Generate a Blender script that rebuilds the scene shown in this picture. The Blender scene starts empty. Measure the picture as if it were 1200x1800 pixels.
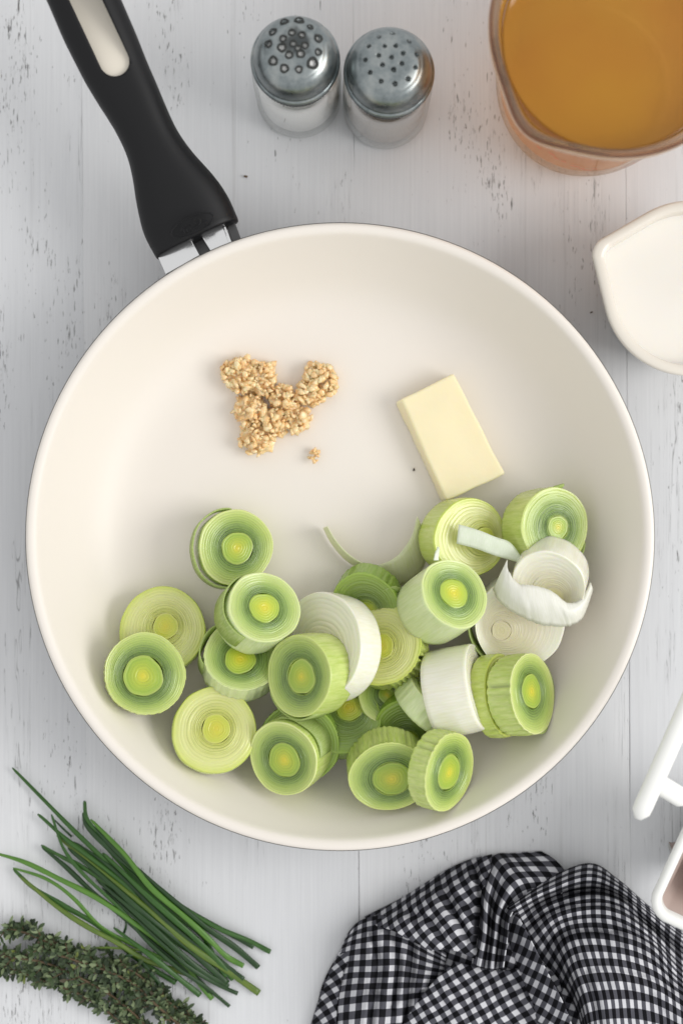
import bpy, bmesh, math, random
import numpy as np
from mathutils import Vector, Matrix, noise

R = math.radians
rnd = random.Random(7)
sc = bpy.context.scene
COL = sc.collection

# ------------------------------------------------------------------ camera, light, exposure
H, F = 0.78, 2823.0            # camera height above the table (m), focal length in photo pixels
cam = bpy.data.cameras.new("camera")
cam.sensor_fit = 'VERTICAL'
cam.sensor_height = 36.0
cam.lens = 36.0 * F / 1800.0
cam.clip_start, cam.clip_end = 0.02, 20.0
cam.dof.use_dof = True
cam.dof.focus_distance = H - 0.034
cam.dof.aperture_fstop = 3.6
camo = bpy.data.objects.new("camera", cam)
camo.location = (0, 0, H)
COL.objects.link(camo)
sc.camera = camo

world = bpy.data.worlds.new("World")
sc.world = world
world.use_nodes = True
wn = world.node_tree
bg = wn.nodes["Background"]
bg.inputs[0].default_value = (0.99, 0.995, 1.0, 1)
bg.inputs[1].default_value = 0.83

def area(name, loc, target, size, energy, color):
    l = bpy.data.lights.new(name, 'AREA')
    l.shape = 'RECTANGLE'
    l.size, l.size_y = size
    l.energy = energy
    l.color = color
    o = bpy.data.objects.new(name, l)
    o.location = loc
    d = Vector(target) - Vector(loc)
    o.rotation_euler = d.to_track_quat('-Z', 'Y').to_euler()
    COL.objects.link(o)
    return o
area("window_light", (1.25, -0.10, 0.95), (0, 0, 0), (0.9, 0.8), 14.5, (1.0, 0.99, 0.97))

sc.view_settings.view_transform = 'Standard'
sc.view_settings.look = 'None'
sc.view_settings.exposure = 0.0
sc.view_settings.gamma = 1.0
sc.render.engine = 'CYCLES'
sc.cycles.use_denoising = True
sc.cycles.max_bounces = 10
sc.cycles.transparent_max_bounces = 16
sc.cycles.sample_clamp_indirect = 6.0
sc.cycles.use_adaptive_sampling = True
sc.cycles.adaptive_threshold = 0.01

def W(px, py, z=0.0):
    """the place on the level z that the photograph shows at pixel (px, py)"""
    s = (H - z) / F
    return Vector(((px - 600.0) * s, (900.0 - py) * s, z))

# ------------------------------------------------------------------ colour and materials
def L(r, g, b, a=1.0):
    f = lambda c: (c / 255.0 / 12.92) if c / 255.0 <= 0.04045 else ((c / 255.0 + 0.055) / 1.055) ** 2.4
    return (f(r), f(g), f(b), a)

class NT:
    def __init__(self, name):
        self.m = bpy.data.materials.new(name)
        self.m.use_nodes = True
        self.t = self.m.node_tree
        self.p = self.t.nodes["Principled BSDF"]
        self.out = self.t.nodes["Material Output"]
    def n(self, typ, **kw):
        nd = self.t.nodes.new(typ)
        for k, v in kw.items():
            if k.startswith('i_'):
                nd.inputs[k[2:].replace('_', ' ')].default_value = v
            else:
                setattr(nd, k, v)
        return nd
    def l(self, a, b): self.t.links.new(a, b)
    def math(self, op, a, b=None, clamp=False):
        nd = self.t.nodes.new('ShaderNodeMath'); nd.operation = op; nd.use_clamp = clamp
        for i, v in enumerate((a, b)):
            if v is None: continue
            if isinstance(v, (int, float)): nd.inputs[i].default_value = v
            else: self.l(v, nd.inputs[i])
        return nd.outputs[0]
    def mix(self, fac, a, b, mode='MIX'):
        nd = self.t.nodes.new('ShaderNodeMix'); nd.data_type = 'RGBA'; nd.blend_type = mode
        for i, v in ((0, fac), (6, a), (7, b)):
            if isinstance(v, (int, float)): nd.inputs[i].default_value = v
            elif isinstance(v, tuple): nd.inputs[i].default_value = v
            else: self.l(v, nd.inputs[i])
        return nd.outputs[2]
    def ramp(self, fac, stops, interp='LINEAR'):
        nd = self.t.nodes.new('ShaderNodeValToRGB')
        cr = nd.color_ramp; cr.interpolation = interp
        while len(cr.elements) > 1: cr.elements.remove(cr.elements[-1])
        cr.elements[0].position = stops[0][0]; cr.elements[0].color = stops[0][1]
        for p, c in stops[1:]:
            e = cr.elements.new(p); e.color = c
        self.l(fac, nd.inputs[0])
        return nd.outputs[0]
    def coord(self, which='Object', scale=(1, 1, 1), loc=(0, 0, 0)):
        tc = self.t.nodes.new('ShaderNodeTexCoord')
        mp = self.t.nodes.new('ShaderNodeMapping')
        mp.inputs['Scale'].default_value = scale
        mp.inputs['Location'].default_value = loc
        self.l(tc.outputs[which], mp.inputs[0])
        return mp.outputs[0]
    def noise(self, vec, scale, detail=3, rough=0.5, dist=0.0):
        nd = self.t.nodes.new('ShaderNodeTexNoise')
        nd.inputs['Scale'].default_value = scale
        nd.inputs['Detail'].default_value = detail
        nd.inputs['Roughness'].default_value = rough
        nd.inputs['Distortion'].default_value = dist
        if vec is not None: self.l(vec, nd.inputs['Vector'])
        return nd.outputs['Fac']
    def bump(self, h, strength, dist):
        nd = self.t.nodes.new('ShaderNodeBump')
        nd.inputs['Strength'].default_value = strength
        nd.inputs['Distance'].default_value = dist
        self.l(h, nd.inputs['Height'])
        self.l(nd.outputs[0], self.p.inputs['Normal'])
    def set(self, **kw):
        for k, v in kw.items():
            self.p.inputs[k.replace('_', ' ')].default_value = v
        return self

G1 = (1, 1, 1, 1); G0 = (0, 0, 0, 1)

def simple(name, col, rough=0.5, metal=0.0, sss=0.0, bump=None, var=0.0, **kw):
    t = NT(name)
    t.set(Roughness=rough, Metallic=metal)
    v = t.coord('Object')
    if var:
        f = t.noise(v, kw.get('vscale', 120), 4)
        c2 = tuple(c * (1 - var) for c in col[:3]) + (1,)
        t.l(t.mix(f, col, c2), t.p.inputs['Base Color'])
    else:
        t.set(Base_Color=col)
    if sss:
        t.set(Subsurface_Weight=sss, Subsurface_Scale=kw.get('ss', 0.004))
        t.p.inputs['Subsurface Radius'].default_value = kw.get('srad', (1, .8, .5))
    if bump:
        t.bump(t.noise(v, bump[0], 4), bump[1], bump[2])
    return t.m

def mat_table():
    t = NT("whitewashed_wood")
    oi = t.n('ShaderNodeObjectInfo')
    tc = t.n('ShaderNodeTexCoord')
    off = t.n('ShaderNodeVectorMath', operation='MULTIPLY_ADD')
    comb = t.n('ShaderNodeCombineXYZ')
    t.l(oi.outputs['Random'], comb.inputs[0]); t.l(oi.outputs['Random'], comb.inputs[1])
    t.l(comb.outputs[0], off.inputs[0]); off.inputs[1].default_value = (3.1, 5.3, 0)
    t.l(tc.outputs['Object'], off.inputs[2])
    def mp(sx, sy):
        m = t.n('ShaderNodeMapping'); m.inputs['Scale'].default_value = (sx, sy, 1)
        t.l(off.outputs[0], m.inputs[0]); return m.outputs[0]
    # paint tone: large soft patches and fine brushed grain along the plank
    big = t.noise(mp(9, 3.5), 1.0, 3)
    grain = t.noise(mp(900, 16), 1.0, 4, 0.6)
    base = t.mix(t.math('MULTIPLY', t.math('SUBTRACT', big, 0.30), 1.6, True), L(220, 221, 223), L(238, 238, 238))
    base = t.mix(t.math('MULTIPLY', grain, 0.55), base, L(186, 187, 190))
    # long thin weathered streaks
    st = t.noise(mp(260, 4.0), 1.0, 5, 0.7)
    stf = t.ramp(st, [(0.60, G0), (0.74, G1)])
    base = t.mix(t.math('MULTIPLY', stf, 0.30), base, L(150, 148, 146))
    # paint cracks where the dark wood shows: short vertical dashes in patches
    cr = t.noise(mp(760, 62), 1.0, 4, 0.75, 0.5)
    cr2 = t.noise(mp(1050, 150), 1.0, 2, 0.6, 0.3)
    patch = t.noise(mp(26, 7.5), 1.0, 3, 0.6)
    pf = t.ramp(patch, [(0.46, G0), (0.64, G1)])
    thr = t.math('SUBTRACT', 0.73, t.math('MULTIPLY', pf, 0.128))
    d = t.math('MULTIPLY', t.math('SUBTRACT', cr, thr), 30.0, True)
    thr2 = t.math('SUBTRACT', 0.75, t.math('MULTIPLY', pf, 0.14))
    d2 = t.math('MULTIPLY', t.math('SUBTRACT', cr2, thr2), 30.0, True)
    lc = t.noise(mp(150, 3.2), 1.0, 4, 0.75, 0.6)
    lcl = t.math('SUBTRACT', 1.0, t.math('MULTIPLY', t.math('ABSOLUTE', t.math('SUBTRACT', lc, 0.5)), 150.0), True)
    lpatch = t.ramp(t.noise(mp(17, 8.0), 1.0, 3, 0.6), [(0.53, G0), (0.60, G1)])
    crack = t.math('MAXIMUM', t.math('MAXIMUM', d, t.math('MULTIPLY', d2, 0.8)), t.math('MULTIPLY', t.math('MULTIPLY', lcl, lpatch), 0.7))
    # raised halo of chipped paint round the cracks
    halo = t.math('MULTIPLY', t.math('SUBTRACT', cr, t.math('SUBTRACT', thr, 0.05)), 9.0, True)
    base = t.mix(t.math('MULTIPLY', halo, 0.30), base, L(165, 163, 162))
    col = t.mix(t.math('MULTIPLY', crack, 0.85), base, L(62, 58, 56))
    t.l(col, t.p.inputs['Base Color'])
    t.set(Roughness=0.55)
    h = t.math('SUBTRACT', t.math('ADD', t.math('MULTIPLY', grain, 0.25), t.math('MULTIPLY', st, 0.5)), crack)
    t.bump(h, 0.35, 0.0006)
    return t.m

def leek_mat(name, stops, side, side2, line, lineamt):
    """u (UV.x): 0..1 from the heart to the edge of the cut, 1..2 down the side; v: angle"""
    t = NT(name)
    uv = t.n('ShaderNodeUVMap'); uv.uv_map = 'layers'
    sp = t.n('ShaderNodeSeparateXYZ'); t.l(uv.outputs[0], sp.inputs[0])
    u, v = sp.outputs[0], sp.outputs[1]
    ob = t.coord('Object')
    oi = t.n('ShaderNodeObjectInfo')
    wob = t.noise(ob, 150, 3)
    un = t.math('ADD', u, t.math('MULTIPLY', t.math('SUBTRACT', wob, 0.5), 0.05))
    un = t.math('ADD', un, t.math('MULTIPLY', t.math('SUBTRACT', oi.outputs['Random'], 0.5), 0.05))
    face = t.ramp(t.math('MULTIPLY', un, 0.999, True), stops)
    # the skins between leaf layers: thin lines of uneven spacing
    w = t.n('ShaderNodeTexNoise'); w.noise_dimensions = '1D'
    w.inputs['Scale'].default_value = 55.0; w.inputs['Detail'].default_value = 2.0
    t.l(t.math('ADD', un, t.math('MULTIPLY', oi.outputs['Random'], 7.0)), w.inputs['W'])
    lf0 = t.ramp(w.outputs['Fac'], [(0.50, G0), (0.62, G1)])
    sn = t.math('SINE', t.math('ADD', t.math('MULTIPLY', un, 108.0), t.math('MULTIPLY', oi.outputs['Random'], 30.0)))
    sn = t.ramp(sn, [(0.15, G0), (0.75, G1)])
    zone = t.ramp(un, [(0.0, (.10,) * 3 + (1,)), (0.38, (.22,) * 3 + (1,)), (0.43, G1), (0.58, G1), (0.72, (.30,) * 3 + (1,)), (1.0, (.16,) * 3 + (1,))])
    lf = t.math('MULTIPLY', t.math('MAXIMUM', sn, t.math('MULTIPLY', lf0, 0.8)), zone)
    brk = t.ramp(t.noise(ob, 160, 2), [(0.35, (0.35,) * 3 + (1,)), (0.65, G1)])
    face = t.mix(t.math('MULTIPLY', t.math('MULTIPLY', lf, brk), lineamt), face, line)
    fib = t.noise(ob, 2600, 2)
    face = t.mix(t.math('MULTIPLY', fib, 0.14), face, L(225, 230, 180))
    # side: fine fibres running down the leaf
    cs = t.n('ShaderNodeCombineXYZ')
    t.l(t.math('MULTIPLY', v, 120.0), cs.inputs[0]); t.l(t.math('MULTIPLY', u, 2.0), cs.inputs[1])
    t.l(t.math('MULTIPLY', oi.outputs['Random'], 30.0), cs.inputs[2])
    sf = t.noise(cs.outputs[0], 1.0, 3, 0.6)
    sd = t.mix(t.ramp(sf, [(0.32, G0), (0.7, G1)]), side, side2)
    sd = t.mix(t.math('MULTIPLY', t.noise(ob, 70, 3), 0.6), sd, side2)
    isside = t.math('MULTIPLY', t.math('SUBTRACT', u, 1.0), 400.0, True)
    t.l(t.mix(isside, face, sd), t.p.inputs['Base Color'])
    t.set(Roughness=0.27, Subsurface_Weight=0.4, Subsurface_Scale=0.0025)
    t.p.inputs['Subsurface Radius'].default_value = (0.8, 1.0, 0.3)
    t.set(Coat_Weight=0.35, Coat_Roughness=0.18)
    t.bump(t.math('ADD', t.math('MULTIPLY', lf, -0.6), t.math('MULTIPLY', fib, 0.35)), 0.35, 0.0003)
    return t.m

M = {}
M['table'] = mat_table()
M['gap'] = simple("dark_wood", L(58, 52, 48), 0.9)
M['green'] = leek_mat("green_leek", [
    (0.0, L(216, 202, 34)), (0.07, L(202, 198, 34)), (0.16, L(176, 190, 38)), (0.34, L(150, 180, 46)),
    (0.39, L(172, 192, 78)), (0.415, L(134, 162, 62)), (0.45, L(104, 136, 54)), (0.54, L(118, 148, 62)), (0.64, L(136, 164, 70)),
    (0.78, L(166, 188, 88)), (0.90, L(188, 204, 110)), (0.97, L(202, 214, 130)), (1.0, L(220, 226, 160))],
    L(214, 222, 150), L(180, 200, 100), L(50, 82, 22), 0.85)
M['pale'] = leek_mat("pale_leek", [
    (0.0, L(206, 196, 40)), (0.14, L(200, 198, 52)), (0.34, L(192, 200, 66)),
    (0.39, L(214, 216, 118)), (0.44, L(198, 202, 104)), (0.60, L(210, 212, 130)),
    (0.80, L(218, 220, 148)), (0.93, L(212, 218, 124)), (1.0, L(190, 204, 78))],
    L(210, 220, 140), L(184, 202, 92), L(150, 162, 66), 0.60)
M['white'] = leek_mat("white_leek", [
    (0.0, L(226, 216, 150)), (0.3, L(226, 220, 170)), (0.42, L(232, 226, 190)),
    (0.7, L(238, 234, 214)), (1.0, L(242, 240, 226))],
    L(244, 242, 232), L(232, 230, 208), L(206, 192, 156), 0.22)
M['cream_leek'] = leek_mat("cream_leek", [(0.0, L(214, 204, 164)), (0.4, L(222, 212, 182)), (0.7, L(228, 220, 196)), (1.0, L(242, 240, 226))],
    L(246, 244, 236), L(236, 234, 216), L(206, 192, 156), 0.10)
M['mint'] = leek_mat("mint_sided_leek", [
    (0.0, L(220, 210, 40)), (0.07, L(212, 208, 42)), (0.2, L(190, 204, 46)), (0.36, L(168, 194, 60)),
    (0.395, L(186, 206, 96)), (0.42, L(150, 178, 80)), (0.45, L(116, 148, 66)), (0.54, L(126, 158, 74)), (0.64, L(148, 176, 88)),
    (0.76, L(176, 198, 106)), (0.90, L(196, 212, 130)), (1.0, L(216, 226, 166))],
    L(224, 232, 190), L(204, 218, 160), L(66, 100, 36), 0.85)
M['deep'] = leek_mat("deep_green_leek", [
    (0.0, L(190, 176, 24)), (0.3, L(160, 176, 36)), (0.42, L(150, 170, 60)), (0.47, L(92, 120, 40)),
    (0.7, L(122, 148, 58)), (0.9, L(142, 170, 66)), (1.0, L(150, 180, 60))],
    L(158, 184, 90), L(130, 164, 60), L(84, 110, 30), 0.5)

def leaf_mat(name, a, b, trans=0.35):
    t = NT(name)
    uv = t.n('ShaderNodeUVMap'); uv.uv_map = 'layers'
    mp = t.n('ShaderNodeMapping'); mp.inputs['Scale'].default_value = (3, 60, 1)
    t.l(uv.outputs[0], mp.inputs[0])
    f = t.noise(mp.outputs[0], 1.0, 3)
    c = t.mix(t.ramp(f, [(0.3, G0), (0.7, G1)]), a, b)
    t.l(c, t.p.inputs['Base Color'])
    t.set(Roughness=0.35)
    tr = t.n('ShaderNodeBsdfTranslucent'); t.l(c, tr.inputs[0])
    mx = t.n('ShaderNodeMixShader'); mx.inputs[0].default_value = trans
    t.l(t.p.outputs[0], mx.inputs[1]); t.l(tr.outputs[0], mx.inputs[2]); t.l(mx.outputs[0], t.out.inputs[0])
    t.bump(f, 0.08, 0.0003)
    return t.m
M['leaf_white'] = leaf_mat("white_leek_leaf", L(248, 247, 240), L(238, 238, 224), .2)
M['leaf_green'] = leaf_mat("green_leek_leaf", L(206, 220, 150), L(176, 200, 104))
M['leaf_pale'] = leaf_mat("translucent_pale_leek_leaf", L(244, 245, 220), L(232, 238, 190), .3)
M['leaf_mint'] = leaf_mat("mint_leek_leaf", L(244, 248, 234), L(230, 240, 214), .2)

M['ceramic_pan'] = simple("cream_ceramic", L(232, 225, 216), 0.5, bump=(260, 0.05, 0.0004))
M['pan_out'] = simple("dark_pan_shell", L(96, 94, 90), 0.35, metal=0.6)
M['handle'] = simple("black_handle", L(17, 17, 19), 0.46, bump=(1800, 0.12, 0.0002))
M['handle'].node_tree.nodes['Principled BSDF'].inputs['Specular IOR Level'].default_value = 0.28
M['inlay'] = simple("cream_inlay", L(228, 220, 205), 0.5)
M['steel'] = simple("bright_steel", (0.78, 0.78, 0.78, 1), 0.16, metal=1.0)
M['steel_dark'] = simple("dark_steel", (0.10, 0.10, 0.10, 1), 0.35, metal=0.9)
M['butter'] = simple("butter", L(244, 232, 194), 0.38, sss=0.5, ss=0.006, srad=(1, .8, .4), bump=(160, 0.25, 0.0008), var=0.05, vscale=90)
gt = NT("garlic"); gv = gt.coord('Object')
gt.l(gt.mix(gt.ramp(gt.noise(gv, 330, 3), [(.38, G0), (.62, G1)]), L(250, 226, 178), L(242, 198, 136)), gt.p.inputs['Base Color'])
gt.set(Roughness=0.2, Subsurface_Weight=0.2, Subsurface_Scale=0.001, Coat_Weight=0.2, Coat_Roughness=0.12)
M['garlic'] = gt.m
M['ceramic'] = simple("white_ceramic", L(238, 238, 234), 0.16)
M['ceramic_warm'] = simple("warm_white_ceramic", L(222, 215, 203), 0.2)
M['taupe'] = simple("taupe_tone", L(186, 168, 160), 0.25)
M['cream'] = simple("cream_liquid", L(234, 229, 220), 0.16, sss=0.3, ss=0.004)
M['salt'] = simple("salt", L(250, 249, 246), 0.8, bump=(2400, 0.5, 0.0006))
M['pepper'] = simple("ground_pepper", L(176, 164, 152), 0.9, bump=(2400, 0.5, 0.0006), var=0.4, vscale=1500)
M['black'] = simple("dark_speck", L(40, 30, 24), 0.7)
M['red_print'] = simple("red_print", L(205, 60, 45), 0.5)

def mat_cap(name, stain):
    t = NT(name)
    v = t.coord('Object')
    sm = t.noise(v, 70, 6, 0.7)
    c = t.ramp(sm, [(0.34, L(104, 112, 114)), (0.5, L(140, 147, 148)), (0.66, L(170, 174, 172))])
    if stain:
        vm = t.n('ShaderNodeVectorMath', operation='DISTANCE'); vm.inputs[1].default_value = (.0005, .004, .080); t.l(v, vm.inputs[0])
        d = t.math('ADD', vm.outputs['Value'], t.math('MULTIPLY', t.math('SUBTRACT', t.noise(v, 260, 4), .5), .012))
        c = t.mix(t.ramp(t.math('MULTIPLY', d, 100.0), [(.35, (.75,) * 3 + (1,)), (.75, G0)]), c, L(44, 46, 46))
    t.l(c, t.p.inputs['Base Color'])
    t.l(t.ramp(sm, [(0.3, (.24,) * 3 + (1,)), (0.7, (.40,) * 3 + (1,))]), t.p.inputs['Roughness'])
    t.set(Metallic=0.92)
    t.bump(t.noise(v, 420, 4), 0.15, 0.0005)
    return t.m
M['cap'] = mat_cap("worn_metal_cap", False)
M['cap_stained'] = mat_cap("tarnished_metal_cap", True)
M['cap_dark'] = simple("blackened_punched_edge", L(66, 68, 66), 0.55, metal=0.5, var=0.5, vscale=900)

def thin_glass(name, tint, rough=0.03):
    t = NT(name)
    g = t.n('ShaderNodeBsdfGlossy'); g.inputs['Roughness'].default_value = rough
    tr = t.n('ShaderNodeBsdfTransparent'); tr.inputs[0].default_value = tint
    fr = t.n('ShaderNodeFresnel'); fr.inputs[0].default_value = 1.32
    mx = t.n('ShaderNodeMixShader')
    t.l(t.math('MULTIPLY', fr.outputs[0], 0.6), mx.inputs[0]); t.l(tr.outputs[0], mx.inputs[1]); t.l(g.outputs[0], mx.inputs[2])
    t.l(mx.outputs[0], t.out.inputs[0])
    return t.m
M['glass_thin'] = thin_glass("thin_clear_glass", (0.93, 0.94, 0.93, 1))
M['glass_jug'] = thin_glass("thin_jug_glass", (0.97, 0.92, 0.87, 1))
tg = NT("thick_glass"); tg.set(Base_Color=(0.93, 0.86, 0.80, 1), Roughness=0.02, IOR=1.48); tg.p.inputs['Transmission Weight'].default_value = 1.0
M['glass'] = tg.m
tg2 = NT("refraction_tinted_glass"); tg2.set(Base_Color=(0.58, 0.40, 0.27, 1), Roughness=0.03, IOR=1.5); tg2.p.inputs['Transmission Weight'].default_value = 1.0  # brown tint paints in dark surroundings and amber broth refracted by clear glass
M['glass_refraction_tint'] = tg2.m

def mat_broth():
    t = NT("amber_broth")
    v = t.coord('Object')
    c = t.mix(t.ramp(t.noise(v, 14, 3), [(0.3, G0), (0.7, G1)]), L(166, 120, 18), L(154, 98, 16))
    t.l(c, t.p.inputs['Base Color']); t.set(Roughness=0.08)
    tr = t.n('ShaderNodeBsdfTranslucent'); tr.inputs[0].default_value = (0.95, 0.62, 0.26, 1)
    tp = t.n('ShaderNodeBsdfTransparent'); tp.inputs[0].default_value = (0.98, 0.66, 0.25, 1)
    mx = t.n('ShaderNodeMixShader'); mx.inputs[0].default_value = 0.30
    m2 = t.n('ShaderNodeMixShader'); m2.inputs[0].default_value = 0.50
    t.l(tr.outputs[0], m2.inputs[1]); t.l(tp.outputs[0], m2.inputs[2])
    t.l(t.p.outputs[0], mx.inputs[1]); t.l(m2.outputs[0], mx.inputs[2]); t.l(mx.outputs[0], t.out.inputs[0])
    return t.m
M['broth'] = mat_broth()
be = NT("thin_amber_broth_edge")
be_t = be.n('ShaderNodeBsdfTransparent'); be_t.inputs[0].default_value = (1.0, 0.80, 0.58, 1)
be_l = be.n('ShaderNodeBsdfTranslucent'); be_l.inputs[0].default_value = (1.0, 0.72, 0.46, 1)
be_m = be.n('ShaderNodeMixShader'); be_m.inputs[0].default_value = 0.30
be.l(be_t.outputs[0], be_m.inputs[1]); be.l(be_l.outputs[0], be_m.inputs[2]); be.l(be_m.outputs[0], be.out.inputs[0])
M['broth_edge'] = be.m

def mat_gingham():
    t = NT("gingham_cotton")
    uv = t.n('ShaderNodeUVMap'); uv.uv_map = 'weave'
    sp = t.n('ShaderNodeSeparateXYZ'); t.l(uv.outputs[0], sp.inputs[0])
    def stripe(x):
        f = t.math('FRACT', x)
        tri = t.math('ABSOLUTE', t.math('SUBTRACT', f, 0.5))
        return t.math('ADD', t.math('MULTIPLY', t.math('SUBTRACT', tri, 0.262), 26.0), 0.5, True)
    a, b = stripe(sp.outputs[0]), stripe(sp.outputs[1])
    s = t.math('ADD', a, b)
    col = t.ramp(t.math('MULTIPLY', s, 0.5), [(0.0, L(9, 9, 14)), (0.5, L(80, 80, 87)), (1.0, L(204, 204, 208))])
    # thread weave: fine two-way ribs
    wx = t.math('SINE', t.math('MULTIPLY', sp.outputs[0], 6.2832 * 14))
    wy = t.math('SINE', t.math('MULTIPLY', sp.outputs[1], 6.2832 * 14))
    wv = t.math('MULTIPLY', wx, wy)
    col = t.mix(t.math('MULTIPLY', t.math('ADD', wv, 1.0), 0.02), col, L(120, 120, 122))
    t.l(col, t.p.inputs['Base Color'])
    t.set(Roughness=0.95); t.p.inputs['Specular IOR Level'].default_value = 0.15
    t.bump(wv, 0.25, 0.0002)
    return t.m
M['gingham'] = mat_gingham()

def mat_blade(name, a, b):
    t = NT(name)
    v = t.coord('Object', (1, 1, 1))
    uv = t.n('ShaderNodeUVMap'); uv.uv_map = 'layers'
    mp = t.n('ShaderNodeMapping'); mp.inputs['Scale'].default_value = (2.2, 26, 1)
    t.l(uv.outputs[0], mp.inputs[0])
    f = t.noise(mp.outputs[0], 1.0, 3)
    t.l(t.mix(t.ramp(f, [(0.35, G0), (0.65, G1)]), a, b), t.p.inputs['Base Color'])
    t.set(Roughness=0.38); t.bump(f, 0.3, 0.0003)
    return t.m
M['chive_dark'] = mat_blade("dark_chive", L(20, 48, 16), L(36, 72, 24))
M['chive_mid'] = mat_blade("mid_chive", L(34, 74, 20), L(56, 98, 30))
M['chive_light'] = mat_blade("light_chive", L(66, 112, 36), L(92, 134, 46))
M['chive_yellow'] = mat_blade("yellowing_chive", L(104, 122, 40), L(66, 98, 34))

def mat_thyme():
    t = NT("thyme_leaf")
    uv = t.n('ShaderNodeUVMap'); uv.uv_map = 'layers'
    sp = t.n('ShaderNodeSeparateXYZ'); t.l(uv.outputs[0], sp.inputs[0])
    c = t.ramp(sp.outputs[0], [(0.0, L(28, 42, 22)), (0.5, L(60, 78, 44)), (0.8, L(120, 134, 96)), (0.93, L(112, 124, 60)), (1.0, L(70, 62, 44))])
    t.l(c, t.p.inputs['Base Color']); t.set(Roughness=0.55)
    return t.m
M['thyme'] = mat_thyme()
M['stem'] = simple("woody_stem", L(98, 80, 56), 0.7, var=0.3, vscale=300)

# ------------------------------------------------------------------ object helpers
def props(o, label=None, cat=None, group=None, kind=None):
    if label: o['label'] = label
    if cat: o['category'] = cat
    if group: o['group'] = group
    if kind: o['kind'] = kind
    return o

def mesh(name, verts, faces, mat, parent=None, smooth=True, uvs=None, uvname='layers', mats=None, fmat=None):
    me = bpy.data.meshes.new(name)
    me.from_pydata([tuple(v) for v in verts], [], faces)
    if uvs is not None:
        lay = me.uv_layers.new(name=uvname)
        idx = np.zeros(len(me.loops), dtype=np.int32); me.loops.foreach_get('vertex_index', idx)
        lay.data.foreach_set('uv', np.asarray(uvs, dtype=np.float32)[idx].ravel())
    me.materials.append(mat)
    for m in (mats or []): me.materials.append(m)
    if fmat is not None: me.polygons.foreach_set('material_index', fmat)
    if smooth: me.polygons.foreach_set('use_smooth', [True] * len(me.polygons))
    me.update()
    o = bpy.data.objects.new(name, me)
    COL.objects.link(o)
    if parent is not None: o.parent = parent
    return o

def empty(name, loc, label, cat, group=None):
    o = bpy.data.objects.new(name, None)
    o.empty_display_size = 0.01
    o.location = loc
    COL.objects.link(o)
    return props(o, label, cat, group)

def lathe(prof, seg=96, rad=None, close=False):
    """prof: list of (r, z); rad(theta, r, z) may reshape the radius"""
    V, Fc = [], []
    n = len(prof)
    for (r, z) in prof:
        for k in range(seg):
            a = 2 * math.pi * k / seg
            rr = rad(a, r, z) if rad else r
            V.append((rr * math.cos(a), rr * math.sin(a), z))
    for i in range(n - 1):
        for k in range(seg):
            k2 = (k + 1) % seg
            Fc.append((i * seg + k, i * seg + k2, (i + 1) * seg + k2, (i + 1) * seg + k))
    if close:
        for k in range(seg):
            k2 = (k + 1) % seg
            Fc.append(((n - 1) * seg + k, (n - 1) * seg + k2, k2, k))
    return V, Fc

def catmull(P, n):
    """smooth points through the rows of P (k x d), n samples per span"""
    P = np.asarray(P, float)
    A = np.vstack([2 * P[0] - P[1], P, 2 * P[-1] - P[-2]])
    out = []
    for i in range(1, len(A) - 2):
        p0, p1, p2, p3 = A[i - 1], A[i], A[i + 1], A[i + 2]
        for k in range(n):
            t = k / n
            out.append(0.5 * (2 * p1 + (p2 - p0) * t + (2 * p0 - 5 * p1 + 4 * p2 - p3) * t * t + (3 * p1 - p0 - 3 * p2 + p3) * t ** 3))
    out.append(A[-2])
    return np.array(out)

def grid_faces(nr, nc, off=0, wrap=False):
    Fc = []
    for i in range(nr - 1):
        for j in range(nc - (0 if wrap else 1)):
            j2 = (j + 1) % nc
            Fc.append((off + i * nc + j, off + i * nc + j2, off + (i + 1) * nc + j2, off + (i + 1) * nc + j))
    return Fc

def tube(pts, rad, seg=10, flat=1.0, roll=0.0):
    """pts: n x 3; rad: n radii; flattened section possible. returns verts, faces, uvs"""
    pts = np.asarray(pts, float); n = len(pts)
    T = np.gradient(pts, axis=0); T /= np.linalg.norm(T, axis=1)[:, None] + 1e-12
    V, U = [], []
    for i in range(n):
        t = T[i]; s = np.cross(t, (0, 0, 1.0)); s /= np.linalg.norm(s) + 1e-9
        u = np.cross(s, t)
        ca, sa = math.cos(roll), math.sin(roll)
        s, u = ca * s + sa * u, -sa * s + ca * u
        for k in range(seg):
            a = 2 * math.pi * k / seg
            V.append(pts[i] + rad[i] * (math.cos(a) * s + flat * math.sin(a) * u))
            U.append((i / (n - 1) * 6, k / seg))
    Fc = grid_faces(n, seg, wrap=True)
    Fc.append(tuple(range(seg))[::-1]); Fc.append(tuple((n - 1) * seg + k for k in range(seg)))
    return V, Fc, U

def add_mod_solid(o, th, off=0.0):
    m = o.modifiers.new('solid', 'SOLIDIFY'); m.thickness = th; m.offset = off
    return o

def apply_mods(o):
    dg = bpy.context.evaluated_depsgraph_get(); dg.update()
    me = bpy.data.meshes.new_from_object(o.evaluated_get(dg))
    o.modifiers.clear(); old = o.data; me.name = old.name; o.data = me
    bpy.data.meshes.remove(old)
    return o

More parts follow.
